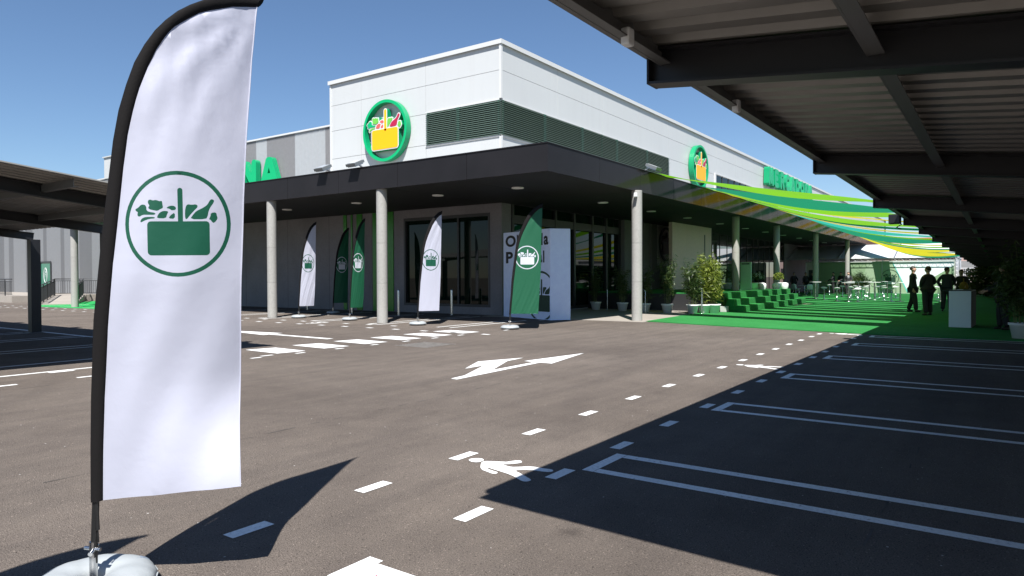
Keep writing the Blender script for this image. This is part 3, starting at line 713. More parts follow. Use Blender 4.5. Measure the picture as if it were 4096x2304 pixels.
MB().obox((-.08, 0, -.02), (.11, 0, -.02), (0, .045, 0), (.008, 0, .04)).build('housing', PLASW, t)

# ------------------------------------------------------------------ carports
def carport(label, loc, rz, L0, L1, W0, W1, zf, beams, colW, cols, slope, purl):
    """local frame: x along the row of bays, y across (front edge at W1); zf(x) is the sheet height at the front edge"""
    t = thing('carport', label, 'carport', loc, rz)
    zz = lambda x, y: zf(x)-slope*(W1-y)
    mb = MB(); per = .25; n = int((L1-L0)/per); pr = []
    for i in range(n):
        x = L0+i*per
        for q, d in ((0, 0), (.42, 0), (.5, .04), (.92, .04)): pr.append((x+q*per, d))
    top = [[(x, y, zz(x, y)+d) for x, d in pr] for y in (W0, W1)]
    m_ = len(pr); mb.v = top[0]+top[1]
    for i in range(m_-1): mb.f.append([i, i+1, i+1+m_, i+m_]); mb.m.append(0); mb.sm.append(False)
    ob = mb.build('roof_sheet', GALV, t)
    s = ob.modifiers.new('thickness', 'SOLIDIFY'); s.thickness = .004; s.offset = 1
    segs = [L0]+[x for x in [L0+6*k for k in range(1, 40)] if x < L1]+[L1]
    for j, y in enumerate(purl):
        mb = MB()
        for a, b in zip([L0+.14]+segs[1:-1], segs[1:]):
            za, zb = zz(a, y)-.006, zz(b, y)-.006
            if j == 0:      # edge channel
                mb.bar((a, y, za-.05), (b, y, zb-.05), .012, .1); mb.bar((a, y-.03, za-.094), (b, y-.03, zb-.094), .06, .008)
                mb.bar((a, y+.06, za+.01), (b, y+.06, zb+.01), .1, .09)
            else:
                mb.bar((a, y, za-.07), (b, y, zb-.07), .01, .13); mb.bar((a, y-.04, za-.13), (b, y-.04, zb-.13), .07, .008)
        mb.build('purlin' if j else 'edge_channel', mat('purlin_grey', (.13, .13, .125), .5, metal=.3), t)
    for x in beams:
        mb = MB()
        y0, y1 = min(W0+.1, colW), W1-.01
        for (dz, w, h) in ((-.115, .014, .2), (-.02, .13, .014), (-.215, .13, .014)):
            mb.bar((x, y0, zz(x, y0)+dz-.0-(.16 if dz < -.1 and dz > -.2 else 0)*0), (x, y1, zz(x, y1)+dz), w, h)
        mb.obox((x, y1+.006, zz(x, y1)-.118), (.068, 0, 0), (0, .006, 0), (0, 0, .105))
        mb.build('beam', BEAM, t)
    for x in cols:
        mb = MB(); z1 = zz(x, colW)-.2
        mb.box(x-.11, x+.11, colW-.012, colW+.012, .0, z1).box(x-.125, x-.11, colW-.12, colW+.12, 0, z1).box(x+.11, x+.125, colW-.12, colW+.12, 0, z1)
        mb.box(x-.11, x+.11, colW-.12, colW-.112, .012, z1).box(x-.11, x+.11, colW+.112, colW+.12, .012, z1)
        mb.box(x-.22, x+.22, colW-.22, colW+.22, 0, .012)
        c = mb.build('column', BEAM, t)
    return t
BX = [3.84, 8.18, 12.48, 16.64, 19.9, 23.9, 27.9, 32.0, 36.0, 40.1, 44.2, 48.3, 52.4, 56.5, 60.6, 64.7, 68.8, 72.9]
cpR = carport('long black steel carport with ribbed metal roof over the bays on the right', (0, 0, 0), 0, 2.0, 74, -5.4, 1.7, lambda x: 2.845-.0085*max(0, x-8), BX, -3.0, BX[::2], .105, (1.64, .55, -.6, -1.75, -2.9, -4.2))
for x, y, z in ((3.3, 1.6, 2.74), (5.1, 1.6, 2.74)):
    o = MB().box(x-.035, x+.035, y-.03, y+.02, z-.045, z+.045).build('junction_box', PLASW, cpR); bevel(o, .012)
t = thing('loudspeaker', 'black loudspeaker clamped to a beam end of the right carport', 'loudspeaker', (16.45, 1.83, 2.74))
bevel(MB().box(-.12, .1, -.1, .12, -.17, .03).build('cabinet', LEATH, t), .02); MB().tube([(-.05, -.12, -.18), (.0, -.02, -.24), (.05, -.1, -.28)], .012, 6).build('bracket', FRAME, t)
carport('unseen steel carport added behind the right one to block sky light from its bays', (0, -11.2, 0), R(180), -74, -2.0, -5.4, 1.7, lambda x: 2.845-.0085*max(0, -x-8), [-x for x in BX], -3.0, [-x for x in BX[::2]], .105, (1.64, -.6, -2.9, -4.2))  # added out of view; it keeps sky light off the right bays
# the left one runs along Y: local x -> world Y, local y -> world -X rotated by 90 degrees
cpL = carport('dark steel carport at the left edge with a column beside the painted bays', (0, 0, 0), R(90), 11.95, 34, -7.8, 3.0, lambda x: 3.92, [13.3, 17.75, 22.1, 26.4, 30.7], -8.1, [13.4, 17.8, 22.1, 26.4, 30.7], .102, (2.9, .9, -1.0, -3.0, -5.0, -6.6))

# ------------------------------------------------------------------ feather flags
def flag(name, label, loc, rz, outer, inner, edge, embc, embr, cloth_m, print_m, poleh, billow, group='feather flags on round weighted bases', phase=0., clampz=.25, lean=lambda u, y, v: (u, y, v), amp=.5):
    """local frame: x across the flag, y away from the viewer, z up"""
    t = thing(name, label, 'flag', loc, rz, group)
    H = inner[-1][1]
    def disp(u, v):      # cloth relief: gathers under the arc, long slanting folds, slack bottom
        w = max(0, min(1, u/.8)); q = v/3.5
        ss = u*.93-v*.33+.05*math.sin(2.1*v+phase)
        f = .009*math.sin(2*math.pi*ss/.27+phase)*(.55+.45*math.sin(1.3*v+phase)) + .006*math.sin(2*math.pi*ss/.115+2*phase)*max(0, math.sin(2.3*v+phase*3))
        du, dv = u-edge[0][0]-.03, v-H-.02; rr = math.hypot(du, dv); an = math.atan2(-dv, -du)
        f += .015*math.sin(15*an+phase)*min(1, rr/.35)*math.exp(-(rr/.75)**2)
        f += .012*math.sin(4*u+2.1*v+1.3*math.sin(1.7*v+phase))
        return amp*f*min(1, w*4) + billow(u, v)
    pos = lambda u, v, e=0.: lean(u, disp(u, v)+e, v)
    # cloth with the printed emblem cut into the same mesh
    bound = inner + edge[1:]
    bound_d = []
    for i in range(len(bound)):
        a, b = Vector(bound[i]), Vector(bound[(i+1) % len(bound)]); n = max(1, int((b-a).length/.045))
        for k in range(n): p = a.lerp(b, k/n); bound_d.append((p.x, p.y))
    em = []
    sc = lambda poly: [(embc[0]+p[0]*embr, embc[1]+p[1]*embr) for p in poly]
    em = {k: sc(p) for k, p in EMB.items()}
    o_, i_ = sc(circle(1., 56)), sc(circle(.925, 56))
    vs, es = [], []
    def loop(poly):
        dn = []
        for i in range(len(poly)):
            a, b = Vector(poly[i]), Vector(poly[(i+1) % len(poly)]); q = max(1, int((b-a).length/.03)); dn += [a.lerp(b, k/q) for k in range(q)]
        s0 = len(vs); vs.extend(dn); n = len(dn)
        es.extend((s0+i, s0+(i+1) % n) for i in range(n))
    loop(bound_d); loop(o_); loop(i_)
    bh = roundrect(-.565, .61, -.595, .05, .07)
    for k, p in em.items(): loop(p)
    us = [p[0] for p in bound]; zs = [p[1] for p in bound]
    z = min(zs)
    while z < max(zs):
        u = min(us)
        while u < max(us):
            if inside((u, z), bound_d): vs.append(Vector((u+rnd.uniform(-.004, .004), z+rnd.uniform(-.004, .004))))
            u += .032
        z += .032
    r = delaunay_2d_cdt(vs, es, [], 0, 1e-5)
    ov, of = r[0], r[2]
    mb = MB(); mb.v = [pos(p.x, p.y) for p in ov]
    for f in of:
        c = (sum(ov[i].x for i in f)/len(f), sum(ov[i].y for i in f)/len(f))
        if not inside(c, bound_d): continue
        d = math.hypot(c[0]-embc[0], c[1]-embc[1])/embr
        mi = 0
        if d < 1.05:
            if .925 < d < 1.: mi = 1
            elif any(inside(c, p) for p in em.values()): mi = 1
        mb.f.append(list(f)); mb.m.append(mi); mb.sm.append(True)
    mb.build('cloth', [cloth_m, print_m], t)
    hm = MB(); eb = edge
    for a, b in zip(eb[:-1], eb[1:]): pass
    rail = [pos(*p, -.002) for p in bound_d if inside_edge(p, edge)]
    if len(rail) > 3: hm.tube(rail, .0035, 5, cap=True).build('hem', cloth_m, t)
    # sleeve: flattened tube between outer and inner outlines
    mb = MB(); n = 10; k = min(len(outer), len(inner)); ring = []
    for i in range(k):
        bb = Vector(pos(inner[i][0], inner[i][1])); a = Vector(lean(outer[i][0], disp(*inner[i])*.4, outer[i][1])); b = bb
        c = (a+b)/2; h = (b-a)/2; th = min(.02, h.length*.8)
        ring.append([c+h*math.cos(2*math.pi*j/n)*1.04+Vector((0, 1, 0))*th*math.sin(2*math.pi*j/n) for j in range(n)])
    vv = [p for q in ring for p in q]
    mb.add(vv, [(i*n+j, i*n+(j+1) % n, (i+1)*n+(j+1) % n, (i+1)*n+j) for i in range(k-1) for j in range(n)], 0, True)
    mb.add(ring[0], [tuple(range(n))]); mb.add(ring[-1], [tuple(range(n))])
    mb.build('sleeve', RUBB, t, fix=True)
    z0 = outer[0][1]
    px = (outer[0][0]+inner[0][0])/2-.004
    pl = MB().tube([(0, 0, .07), (px*.35, 0, .25), (px, 0, z0+.05)], .0155, 12).build('pole', LEATH, t)
    mb = MB().tube([(0, 0, .03), (0, 0, clampz)], .018, 12)
    mb.tube([(-.04, 0, clampz-.03), (.04, -.01, clampz-.035)], .009, 8).tube([(0, .03, clampz-.03), (.012, -.045, clampz-.045)], .011, 8)
    mb.build('ground_socket', STEEL, t)
    mb = MB().tube([(.028, -.01, clampz), (.03, -.012, z0-.12), (.022, -.01, z0-.03)], .0025, 5).tube([(.034, -.012, clampz), (.03, -.012, z0-.12)], .0025, 5).tube([(.029, -.012, z0-.13), (.024, -.012, z0+.03)], .009, 6)
    mb.build('tension_cord', LEATH, t)
    # water-filled ring
    mb = MB(); n = 72; vs2 = []
    prof = smoothpoly([(.05, .012), (.2, .004), (.262, .03), (.268, .065), (.225, .105), (.16, .118), (.1, .11), (.068, .092), (.056, .06)], 2)
    prof.append(prof[0])
    for (r_, z_) in prof:
        for j in range(n):
            an = 2*math.pi*j/n
            pucker = 1+.014*abs(math.sin(an*9))*(r_ > .2); zz = z_+.002*math.sin(an*7+1)*(r_ > .1)*(z_ > .06)
            vs2.append((r_*pucker*math.cos(an), r_*pucker*math.sin(an), max(.003, zz)))
    kk = len(prof)
    mb.add(vs2, [(i*n+j, i*n+(j+1) % n, (i+1)*n+(j+1) % n, (i+1)*n+j) for i in range(kk-1) for j in range(n)], 0, True)
    for j in range(18):
        an = 2*math.pi*j/18; mb.obox((.262*math.cos(an), .262*math.sin(an), .05), (.011*math.cos(an), .011*math.sin(an), 0), (-.03*math.sin(an), .03*math.cos(an), 0), (0, 0, .002))
    b = mb.build('water_weight', VINYL, t, fix=True)
    MB().lathe([(.0, .03), (.066, .03), (.066, .034), (0, .034)], (0, 0, 0), 20).build('base_plate', LEATH, b)
    st = MB(); pts = []
    for j in range(0, 9):
        a = R(10+20*j); pts.append(Vector((.1-.1*math.cos(a), 0, .05+.064*max(0, math.sin(a))**.6)))
    m2 = MB()
    for j in range(len(pts)-1):
        p, q = pts[j], pts[j+1]; rotm = Matrix.Rotation(R(52), 3, 'Z')
        for s_ in (1,):
            a1 = rotm @ (p+Vector((.06, -.018, .001))); a2 = rotm @ (p+Vector((.06, .018, .001))); b1 = rotm @ (q+Vector((.06, -.018, .001))); b2 = rotm @ (q+Vector((.06, .018, .001)))
            m2.quad(a1, a2, b2, b1)
    s = m2.build('carry_strap', mat('blue_grey_webbing', (.2, .24, .3), .7), b)
    sm = s.modifiers.new('thickness', 'SOLIDIFY'); sm.thickness = .003; sm.offset = 1
    return t
def inside_edge(p, edge):
    for a, b in zip(edge[:-1], edge[1:]):
        a_, b_, p_ = Vector(a), Vector(b), Vector(p); d = b_-a_; k = max(0, min(1, (p_-a_).dot(d)/d.length_squared))
        if (a_+d*k-p_).length < 1e-3: return True
    return False
FACE = YAW-math.pi/2
bo = [(-.007,.439),(-.005,.689),(0,.935),(.018,1.312),(.059,1.688),(.122,2.156),(.151,2.296),(.19,2.417),(.229,2.519),(.277,2.603),(.328,2.668),(.381,2.714),(.438,2.754),(.494,2.784),(.569,2.81),(.644,2.824),(.737,2.822),(.834,2.811)]
bi = [(.048,.446),(.053,.689),(.062,.935),(.081,1.218),(.114,1.594),(.167,2.025),(.191,2.174),(.219,2.286),(.25,2.394),(.289,2.5),(.327,2.575),(.371,2.63),(.418,2.677),(.475,2.717),(.531,2.745),(.587,2.761),(.69,2.776),(.802,2.772)]
be = [(.802,2.772),(.772,2.526),(.754,2.247),(.731,1.873),(.718,1.498),(.709,1.121),(.704,.838),(.705,.512)]
def lean_back(u, y, v):        # the tall pole bows away from the viewer towards its tip
    w = max(0, min(1, (v-.45)/.6)); w = w*w*(3-2*w)
    d = -.075*max(0, min(1, (v-.3)/1.2)) + .34*(max(0, min(u, .85))/.75)**2.2*(.3+.7*w); k = 1+d/3.274
    return (1.995+(u-1.995)*k, y+d, 1.5+(v-1.5)*k)
big = flag('feather_flag', 'big white feather flag with green basket emblem in the left foreground', (1.52, 3.52, 0), FACE, bo, bi, be, (.421, 1.755), .249, FWHITE, PGREEN, 2.8,
     lambda u, v: 0., phase=.6, lean=lean_back, amp=.6)
so_ = [(-.02,.42),(.0,.7),(.03,1.0),(.05,1.35),(.09,1.69),(.15,2.15),(.2,2.48),(.26,2.68),(.33,2.87),(.43,3.09),(.51,3.24),(.6,3.36),(.7,3.45),(.82,3.54),(.97,3.6)]
si_ = [(.035,.44),(.055,.7),(.085,1.0),(.115,1.35),(.16,1.69),(.22,2.12),(.27,2.42),(.33,2.62),(.4,2.79),(.5,2.99),(.58,3.14),(.67,3.26),(.76,3.36),(.85,3.43),(.94,3.48)]
se_ = [(.94,3.48),(.925,3.0),(.91,2.59),(.89,1.68),(.85,1.0),(.81,.44)]
def bill(a, b): return lambda u, v: -(a*math.sin(math.pi*min(1, u/.9))*(.4+.2*v)+b*max(0, (1.4-v)/1.4)**2*u)
flag('feather_flag', 'green feather flag with white emblem in front of the Obrigada poster box', (16.16, 11.52, 0), FACE, so_, si_, se_, (.5, 2.05), .335, FGREEN, PWHITE, 3.6, bill(.03, .05), phase=2.)
flag('feather_flag', 'white feather flag with green emblem in front of the dark shop window', (15.96, 14.91, 0), FACE+R(22), so_, si_, se_, (.5, 2.04), .335, FWHITE, PGREEN, 3.6, bill(.04, .05), lean=lambda u, y, v: (u*0.84, y, v), phase=3.1)
flag('feather_flag', 'green sunlit feather flag leaning beside the bright green wall strip', (16.45, 18.59, 0), FACE+R(45), so_, si_, se_, (.5, 2.02), .33, FGREEN, PWHITE, 3.6, bill(.05, -.1), lean=lambda u, y, v: (u*0.68, y, v), phase=4.2)
flag('feather_flag', 'dark green feather flag standing in shade against the grey wall', (19.16, 22.66, 0), FACE+R(35), so_, si_, se_, (.5, 2.03), .33, FGREEN, PWHITE, 3.6, bill(.08, .1), lean=lambda u, y, v: (u*0.75, y, v), phase=5.)
flag('feather_flag', 'white feather flag with green emblem between two pale concrete columns', (16.41, 21.32, 0), FACE+R(30), so_, si_, se_, (.5, 2.03), .335, FWHITE, PGREEN, 3.6, bill(.05, -.16), lean=lambda u, y, v: (u*0.7, y, v), phase=6.)
flag('feather_flag', 'white feather flag outside the view whose thin shadow crosses behind the big round base', (-.385, 3.19, 0), FACE+R(33), bo, bi, be, (.421, 1.755), .249, FWHITE, PGREEN, 2.8, lambda u, v: 0., phase=1.)

# ------------------------------------------------------------------ printed box at the entrance
Ab, Bb = Vector((19.94, 12.52)), Vector((21.02, 15.27)); Cb = Vector((20.51, 12.06))
loc = Vector((Ab.x, Ab.y, 0))
t = thing('poster_box', 'tall pale blue printed box reading Obrigada Portugal behind the green flag', 'sign', loc)
e1 = (Ab-Bb); LB = e1.length; e1.normalize(); n1 = Vector((e1.y, -e1.x))      # along the long face, left to right
if n1.dot(Vector((-1, -.7))) < 0: n1 = -n1
fb = lambda u, v, d: Vector((Bb.x+e1.x*u+n1.x*d-loc.x, Bb.y+e1.y*u+n1.y*d-loc.y, v))
mb = MB(); quad = [Bb, Ab, Cb, Bb+(Cb-Ab)]; HB = 3.14
mb.prism([(p.x-loc.x, p.y-loc.y) for p in quad], lambda u, v, d: (u, v, d), HB, .02)
bevel(mb.build('board', POSTW, t, fix=True), .012, 1)
for word, u0, u1, z0, hh in (('O', .165, .85, 2.6, .42), ('briga', .92, 2.08, 2.47, .55), ('d', 2.13, 2.52, 2.59, .42), ('a', 2.58, 2.85, 2.59, .31), ('P', .19, .66, 2.0, .42), ('ortug', .74, 2.2, 1.88, .5), ('a', 2.25, 2.49, 1.99, .3), ('l', 2.54, 2.62, 1.99, .41)):
    put_text('title', word, POSTK, t, lambda u, v, d, u0=u0, z0=z0: fb(u+u0, v+z0-(.13 if 'g' in word else 0)*0, .004), u1-u0, hh, .035)
mb = MB(); ec = (2.4, .82); er = .88
def clip(poly):
    def cl(p, f, g):
        out = []
        for i in range(len(p)):
            a, b = p[i-1], p[i]
            if f(a) != f(b): out.append(g(a, b))
            if f(b): out.append(b)
        return out
    L_ = LB-.03
    p = cl(poly, lambda q: q[0] < L_, lambda a, b: (L_, a[1]+(b[1]-a[1])*(L_-a[0])/(b[0]-a[0])))
    p = cl(p, lambda q: q[1] > .04, lambda a, b: (a[0]+(b[0]-a[0])*(.04-a[1])/(b[1]-a[1]), .04)) if p else p
    return p
for k, p in EMB.items():
    q = clip([(ec[0]+x*er, ec[1]+y*er) for x, y in p])
    if len(q) > 2: mb.add([fb(u, v, .004) for u, v in q], [tuple(range(len(q)))])
for k in range(60):
    a, b = 2*math.pi*k/60, 2*math.pi*(k+1)/60
    q = clip([(ec[0]+r_*er*math.cos(x), ec[1]+r_*er*math.sin(x)) for r_, x in ((.92, a), (1, a), (1, b), (.92, b))])
    if len(q) > 2: mb.add([fb(u, v, .004) for u, v in q], [tuple(range(len(q)))])
mb.build('emblem_print', POSTG, t)

# ------------------------------------------------------------------ shade sails between canopy and carport
SAILS = [('lime',22.45,24.5,20.5,22.2),('teal',26.2,27.65,23.2,24.8),('lime',27.8,29.4,24.7,26.6),('yellow',29.5,32.2,27.3,29.2),('lime',32.5,34.0,29.3,30.9),
         ('teal',34.2,35.6,31.0,32.6),('yellow',35.8,37.4,33.4,34.8),('cyan',37.7,39.8,35.4,36.9),('lime',41.5,43.4,37.6,39.2),('teal',44.0,46.6,39.8,41.6),
         ('yellow',48.4,50.0,42.6,44.0),('lime',50.6,52.8,44.8,46.4),('cyan',53.6,55.2,47.2,48.7),('yellow',56.0,58.0,49.5,51.0),('teal',58.8,61,51.8,53.4),('yellow',62,64,54.3,56),('teal',65.5,67.5,56.8,58.6)]
NAMES = {'lime': 'lime green', 'teal': 'shade-toned dark green', 'yellow': 'yellow', 'cyan': 'sun-toned turquoise'}
ORD = ['first','second','third','fourth','fifth','sixth','seventh','eighth','ninth','tenth','eleventh','twelfth','thirteenth','fourteenth','fifteenth','sixteenth','seventeenth']
sr = random.Random(5)
for i, (cn, f0, f1, c0, c1) in enumerate(SAILS):
    mb = MB(); NU, NV = 6, 28; sag = .12+.045*i+sr.uniform(-.02, .02); tw = sr.uniform(-.06, .2)
    base = Vector(((f0+f1)/2, 9.97, 5.1)); zc = 3.4-.0085*max(0, (c0+c1)/2-8)
    for v in range(NV+1):
        tv = v/NV
        for u in range(NU+1):
            tu = u/NU; pin = 1-.42*math.sin(math.pi*tv)**.8
            xa = f0+(f1-f0)*tu; xb = c0+(c1-c0)*tu; x = xa*(1-tv)+xb*tv; xm = (f0+f1)/2*(1-tv)+(c0+c1)/2*tv
            x = xm+(x-xm)*pin
            z = 5.12*(1-tv)+zc*tv-sag*4*tv*(1-tv)+tw*(tu-.5)*math.sin(math.pi*tv)*2+.02*math.sin(7*tu+9*tv)
            mb.v.append(tuple(Vector((x, 9.96*(1-tv)+1.3*tv, z))-base))
    for v in range(NV):
        for u in range(NU): a = v*(NU+1)+u; mb.f.append([a, a+1, a+NU+2, a+NU+1]); mb.m.append(0); mb.sm.append(True)
    t = thing('shade_sail', '', 'shade sail', base, 0, 'coloured shade sails above the green carpet')
    same = [j for j, s in enumerate(SAILS) if s[0] == cn].index(i)
    t['label'] = '%s fabric shade sail, the %s of its colour counted from the canopy corner' % (NAMES[cn], ORD[same])
    mb.build('fabric', SAIL_C[cn], t)
    mb = MB()
    for (xa, xb) in ((f0+.05, c0), (f1-.05, c1)): mb.tube([Vector((xa, 10.02, 5.13))-base, Vector((xa, 9.95, 5.12))-base], .008, 5).tube([Vector((xb, 1.32, zc))-base, Vector((xb, 1.0, zc-.55))-base], .008, 5)
    mb.build('tie', STEEL, t)

# ------------------------------------------------------------------ stage with steps
t = thing('stage', 'green carpeted stage with three steps around the two canopy columns', 'stage', (28.55, 8.62, 0))
mb = MB(); L1 = 11.0
prof = [(0,0.0),(0,.26),(.4,.26),(.4,.52),(.8,.52),(.8,.78),(7.2,.78),(7.2,0)]
base = Vector((28.55, 8.62, 0.02))
mb.prism(prof, lambda u, v, d: (d, u, v+.015 if v else .02), 0, L1)
bevel(mb.build('carpeted_body', TURF, t, fix=True), .012, 1)
MB().box(-.03, -.012, 1.25, 7.2, .0, .74).build('skirt', FRAME, t)

# ------------------------------------------------------------------ small hardware: bollards, stands
def bollard(label, loc, first=[None]):
    if first[0] is None:
        t = thing('bollard', label, 'bollard', loc, 0, 'steel bollards along the wall and entrance')
        MB().lathe([(.05, .0), (.05, .97), (.047, 1.0), (.03, 1.015), (.0, 1.018)], (0, 0, 0), 20).build('post', STEEL, t)
        MB().lathe([(.08, .0), (.08, .012), (.052, .014)], (0, 0, .004), 20).build('base_plate', STEEL, t)
        first[0] = t; return t
    return dup(first[0], loc, 0, label)
bollard('steel bollard in front of the green wall strip left of the shop window', (19.6, 19.32, 0))
bollard('steel bollard in front of the middle of the dark shop window', (20.9, 17.7, 0))
bollard('steel bollard partly hidden by the sunlit green flag', (19.6, 22.0, 0))
bollard('steel bollard low behind the white flag between the two columns', (20.9, 26.5, 0))
bollard('steel bollard standing beside the white plant pots at the entrance', (26.75, 9.72, .012))
for i, (x, y, lb) in enumerate(((25.9, 11.75, 'thin bent steel hoop standing just right of the corner column'), (27.9, 14.5, 'thin bent steel hoop standing beside the plant pot furthest left'))):
    hp = MB().tube([(0, 0, 0), (0, 0, .86), (0, .02, .92), (0, .06, .95), (0, .12, .94)], .018, 8).lathe([(.06, 0), (.06, .01), (.02, .012)], (0, 0, 0), 12).build('steel_hoop', STEEL)
    hp.location = (x, y, .012); tag(hp, lb, 'rail', 'bent steel hoops')

# ------------------------------------------------------------------ plants
def leafcloud(mb, n, fn, ln, wd, r, droop=.5):
    for _ in range(n):
        p = Vector(fn()); a = r.uniform(0, 6.283); el = r.uniform(-.9, .5)-droop*.3
        d = Vector((math.cos(a)*math.cos(el), math.sin(a)*math.cos(el), math.sin(el))); s = d.cross(Vector((r.uniform(-1, 1), r.uniform(-1, 1), r.uniform(-1, 1)))).normalized()
        l = ln*r.uniform(.6, 1.25); w = wd*r.uniform(.7, 1.2)
        mb.add([p, p+d*l*.4+s*w, p+d*l, p+d*l*.4-s*w], [(0, 1, 2, 3)])
def potmesh():
    return MB().lathe([(.0, .0), (.17, .0), (.225, .3), (.25, .31), (.25, .36), (.235, .36), (.225, .3), (.0, .3)], (0, 0, 0), 28)
def bamboo(label, loc, h, leaf, seed, dens=620, sp=.3, group='potted bamboos in white pots'):
    r = random.Random(seed); t = thing('potted_bamboo', label, 'plant', loc, 0, group)
    p = potmesh().build('pot', PLASW, t); MB().lathe([(.0, .31), (.222, .315)], (0, 0, 0), 16).build('soil', SOIL, p)
    st = MB(); lf = MB(); canes = []
    for k in range(9):
        a = r.uniform(0, 6.283); q = r.uniform(.02, .13); hh = h*r.uniform(.65, 1.0)
        b = Vector((q*math.cos(a), q*math.sin(a), .3)); lean = Vector((math.cos(a), math.sin(a), 0))*sp*r.uniform(.3, 1.1)
        pts = [b+lean*(s_**2)+Vector((0, 0, (hh-.3)*s_)) for s_ in (0, .25, .5, .75, 1)]
        st.tube(pts, [.008, .007, .006, .005, .002], 5); canes.append(pts)
    st.build('canes', CANE, t)
    def fn():
        c = r.choice(canes); s_ = r.triangular(.12, 1.0, .62); i = min(3, int(s_*4)); p = c[i].lerp(c[i+1], s_*4-i)
        q = r.uniform(0, sp*.8)*(1.15-s_*.75); a = r.uniform(0, 6.283); return p+Vector((q*math.cos(a), q*math.sin(a), r.uniform(-.08, .08)))
    leafcloud(lf, int(dens*1.9), fn, .19, .017, r); lf.build('foliage', leaf, t)
    return t
zp = .012
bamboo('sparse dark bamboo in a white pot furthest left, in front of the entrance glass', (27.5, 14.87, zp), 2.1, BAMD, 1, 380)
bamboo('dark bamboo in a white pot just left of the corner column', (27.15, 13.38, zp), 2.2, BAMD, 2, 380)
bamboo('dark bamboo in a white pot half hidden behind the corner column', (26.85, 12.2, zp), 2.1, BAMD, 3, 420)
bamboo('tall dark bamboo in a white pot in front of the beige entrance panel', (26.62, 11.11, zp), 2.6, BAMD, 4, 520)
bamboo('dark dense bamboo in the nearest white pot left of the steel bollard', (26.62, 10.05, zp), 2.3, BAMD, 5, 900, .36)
bamboo('bright dense bamboo whose white pot stands just right of the steel bollard', (26.97, 9.7, zp), 2.65, BAMB, 6, 1600, .38)
bamboo('sunlit yellow green bamboo in the white pot beside the carpeted steps', (27.15, 9.35, .024), 2.5, BAMB, 7, 1700, .36)
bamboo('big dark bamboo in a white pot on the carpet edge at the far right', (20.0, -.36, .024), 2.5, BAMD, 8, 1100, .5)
r = random.Random(11)
t = thing('potted_plant', 'small grey pot with upright dark strappy leaves at the foot of the steps', 'plant', (28.2, 9.3, .024))
bevel(MB().box(-.16, .16, -.13, .13, 0, .24).build('pot', mat('grey_pot', (.45, .45, .43), .6), t), .02)
mb = MB()
for k in range(26):
    a = r.uniform(0, 6.28); q = Vector((math.cos(a), math.sin(a), 0)); b = q*r.uniform(0, .08)+Vector((0, 0, .22)); l = r.uniform(.3, .55); s = Vector((-q.y, q.x, 0))*.022
    p1 = b+Vector((0, 0, l*.7))+q*.08; p2 = b+Vector((0, 0, l))+q*.2; mb.add([b-s, b+s, p1+s, p1-s, p2], [(0, 1, 2, 3), (3, 2, 4)])
mb.build('foliage', BAMD, t)
def bush(label, loc, rad, h, leaf, seed, potc, potr=.26, n=500, flowers=0):
    r = random.Random(seed); t = thing('potted_plant', label, 'plant', loc, 0, 'potted plants on the stage')
    MB().lathe([(.0, 0), (potr*.75, 0), (potr, .3), (potr*1.06, .31), (potr*1.06, .34), (potr*.95, .34), (potr*.9, .3), (0, .3)], (0, 0, 0), 22).build('pot', potc, t)
    mb = MB()
    def fn():
        a = r.uniform(0, 6.283); b = r.uniform(-.4, 1); q = r.uniform(.4, 1)**.5
        return (rad*q*math.cos(a)*math.sqrt(max(0, 1-b*b)), rad*q*math.sin(a)*math.sqrt(max(0, 1-b*b)), .34+h*.45+h*.5*b*q)
    leafcloud(mb, n, fn, .1, .025, r, .2); mb.build('foliage', leaf, t)
    if flowers:
        mb = MB()
        for k in range(flowers):
            p = Vector(fn()); p.z = max(p.z, .34+h*.5)
            for q in range(14): d = Vector((r.gauss(0, 1), r.gauss(0, 1), r.gauss(0, 1))).normalized()*.06; s = d.cross(Vector((.3, .2, .9))).normalized()*.03; c = p+d; mb.add([c-s, c+d*.3, c+s, c-d*.3], [(0, 1, 2, 3)])
        mb.build('blossom', PETAL, t)
    return t
sz = .795
bush('dark bushy plant in a pale pot on the stage behind the first stage column', (37.5, 12.2, sz), .5, .75, BAMD, 21, PLASW)
bush('dark leafy plant in a pale pot on the stage right of the tall pale totem', (36.6, 11.0, sz), .5, .6, BAMD, 22, PLASW)
bush('white flowering plant in a pale tub on the stage between the two columns', (38.4, 10.9, sz), .4, .6, BAMD, 23, PLASW, .34, 420, 16)
bush('small sunlit yellow green conifer in a pot at the far corner of the stage', (39.0, 9.9, sz), .26, .6, BAMB, 24, PLASW, .18, 520)
for k, (x, y, lb) in enumerate(((38.3, 9.85, 'white stool with rounded top left of the small yellow green conifer'), (39.2, 9.65, 'white stool with rounded top right of the small yellow green conifer'), (37.3, 10.3, 'low white stool on the stage before the white flowers'))):
    o = MB().lathe([(.16, 0), (.2, .1), (.21, .22), (.19, .3), (.1, .34), (0, .345)], (0, 0, 0), 20).build('white_pouf', PLASW); o.location = (x, y, sz); tag(o, lb, 'stool', 'rounded white stools on the stage')
t = thing('totem_panel', 'tall pale green freestanding totem beside the first stage column', 'totem', (34.6, 10.35, sz), R(-6))
bevel(MB().box(-.02, .1, -.27, .27, 0, 1.38).build('panel', mat('totem_green', (.3, .44, .36), .5, var=.04), t), .01); MB().box(-.024, -.02, -.2, .2, 1.27, 1.33).build('header', FRAME, t)
MB().tube([(.05, .3, .0), (.05, .3, 1.3), (.02, .31, 1.5), (-.08, .33, 1.58)], .012, 6).build('microphone_stem', FRAME, t)

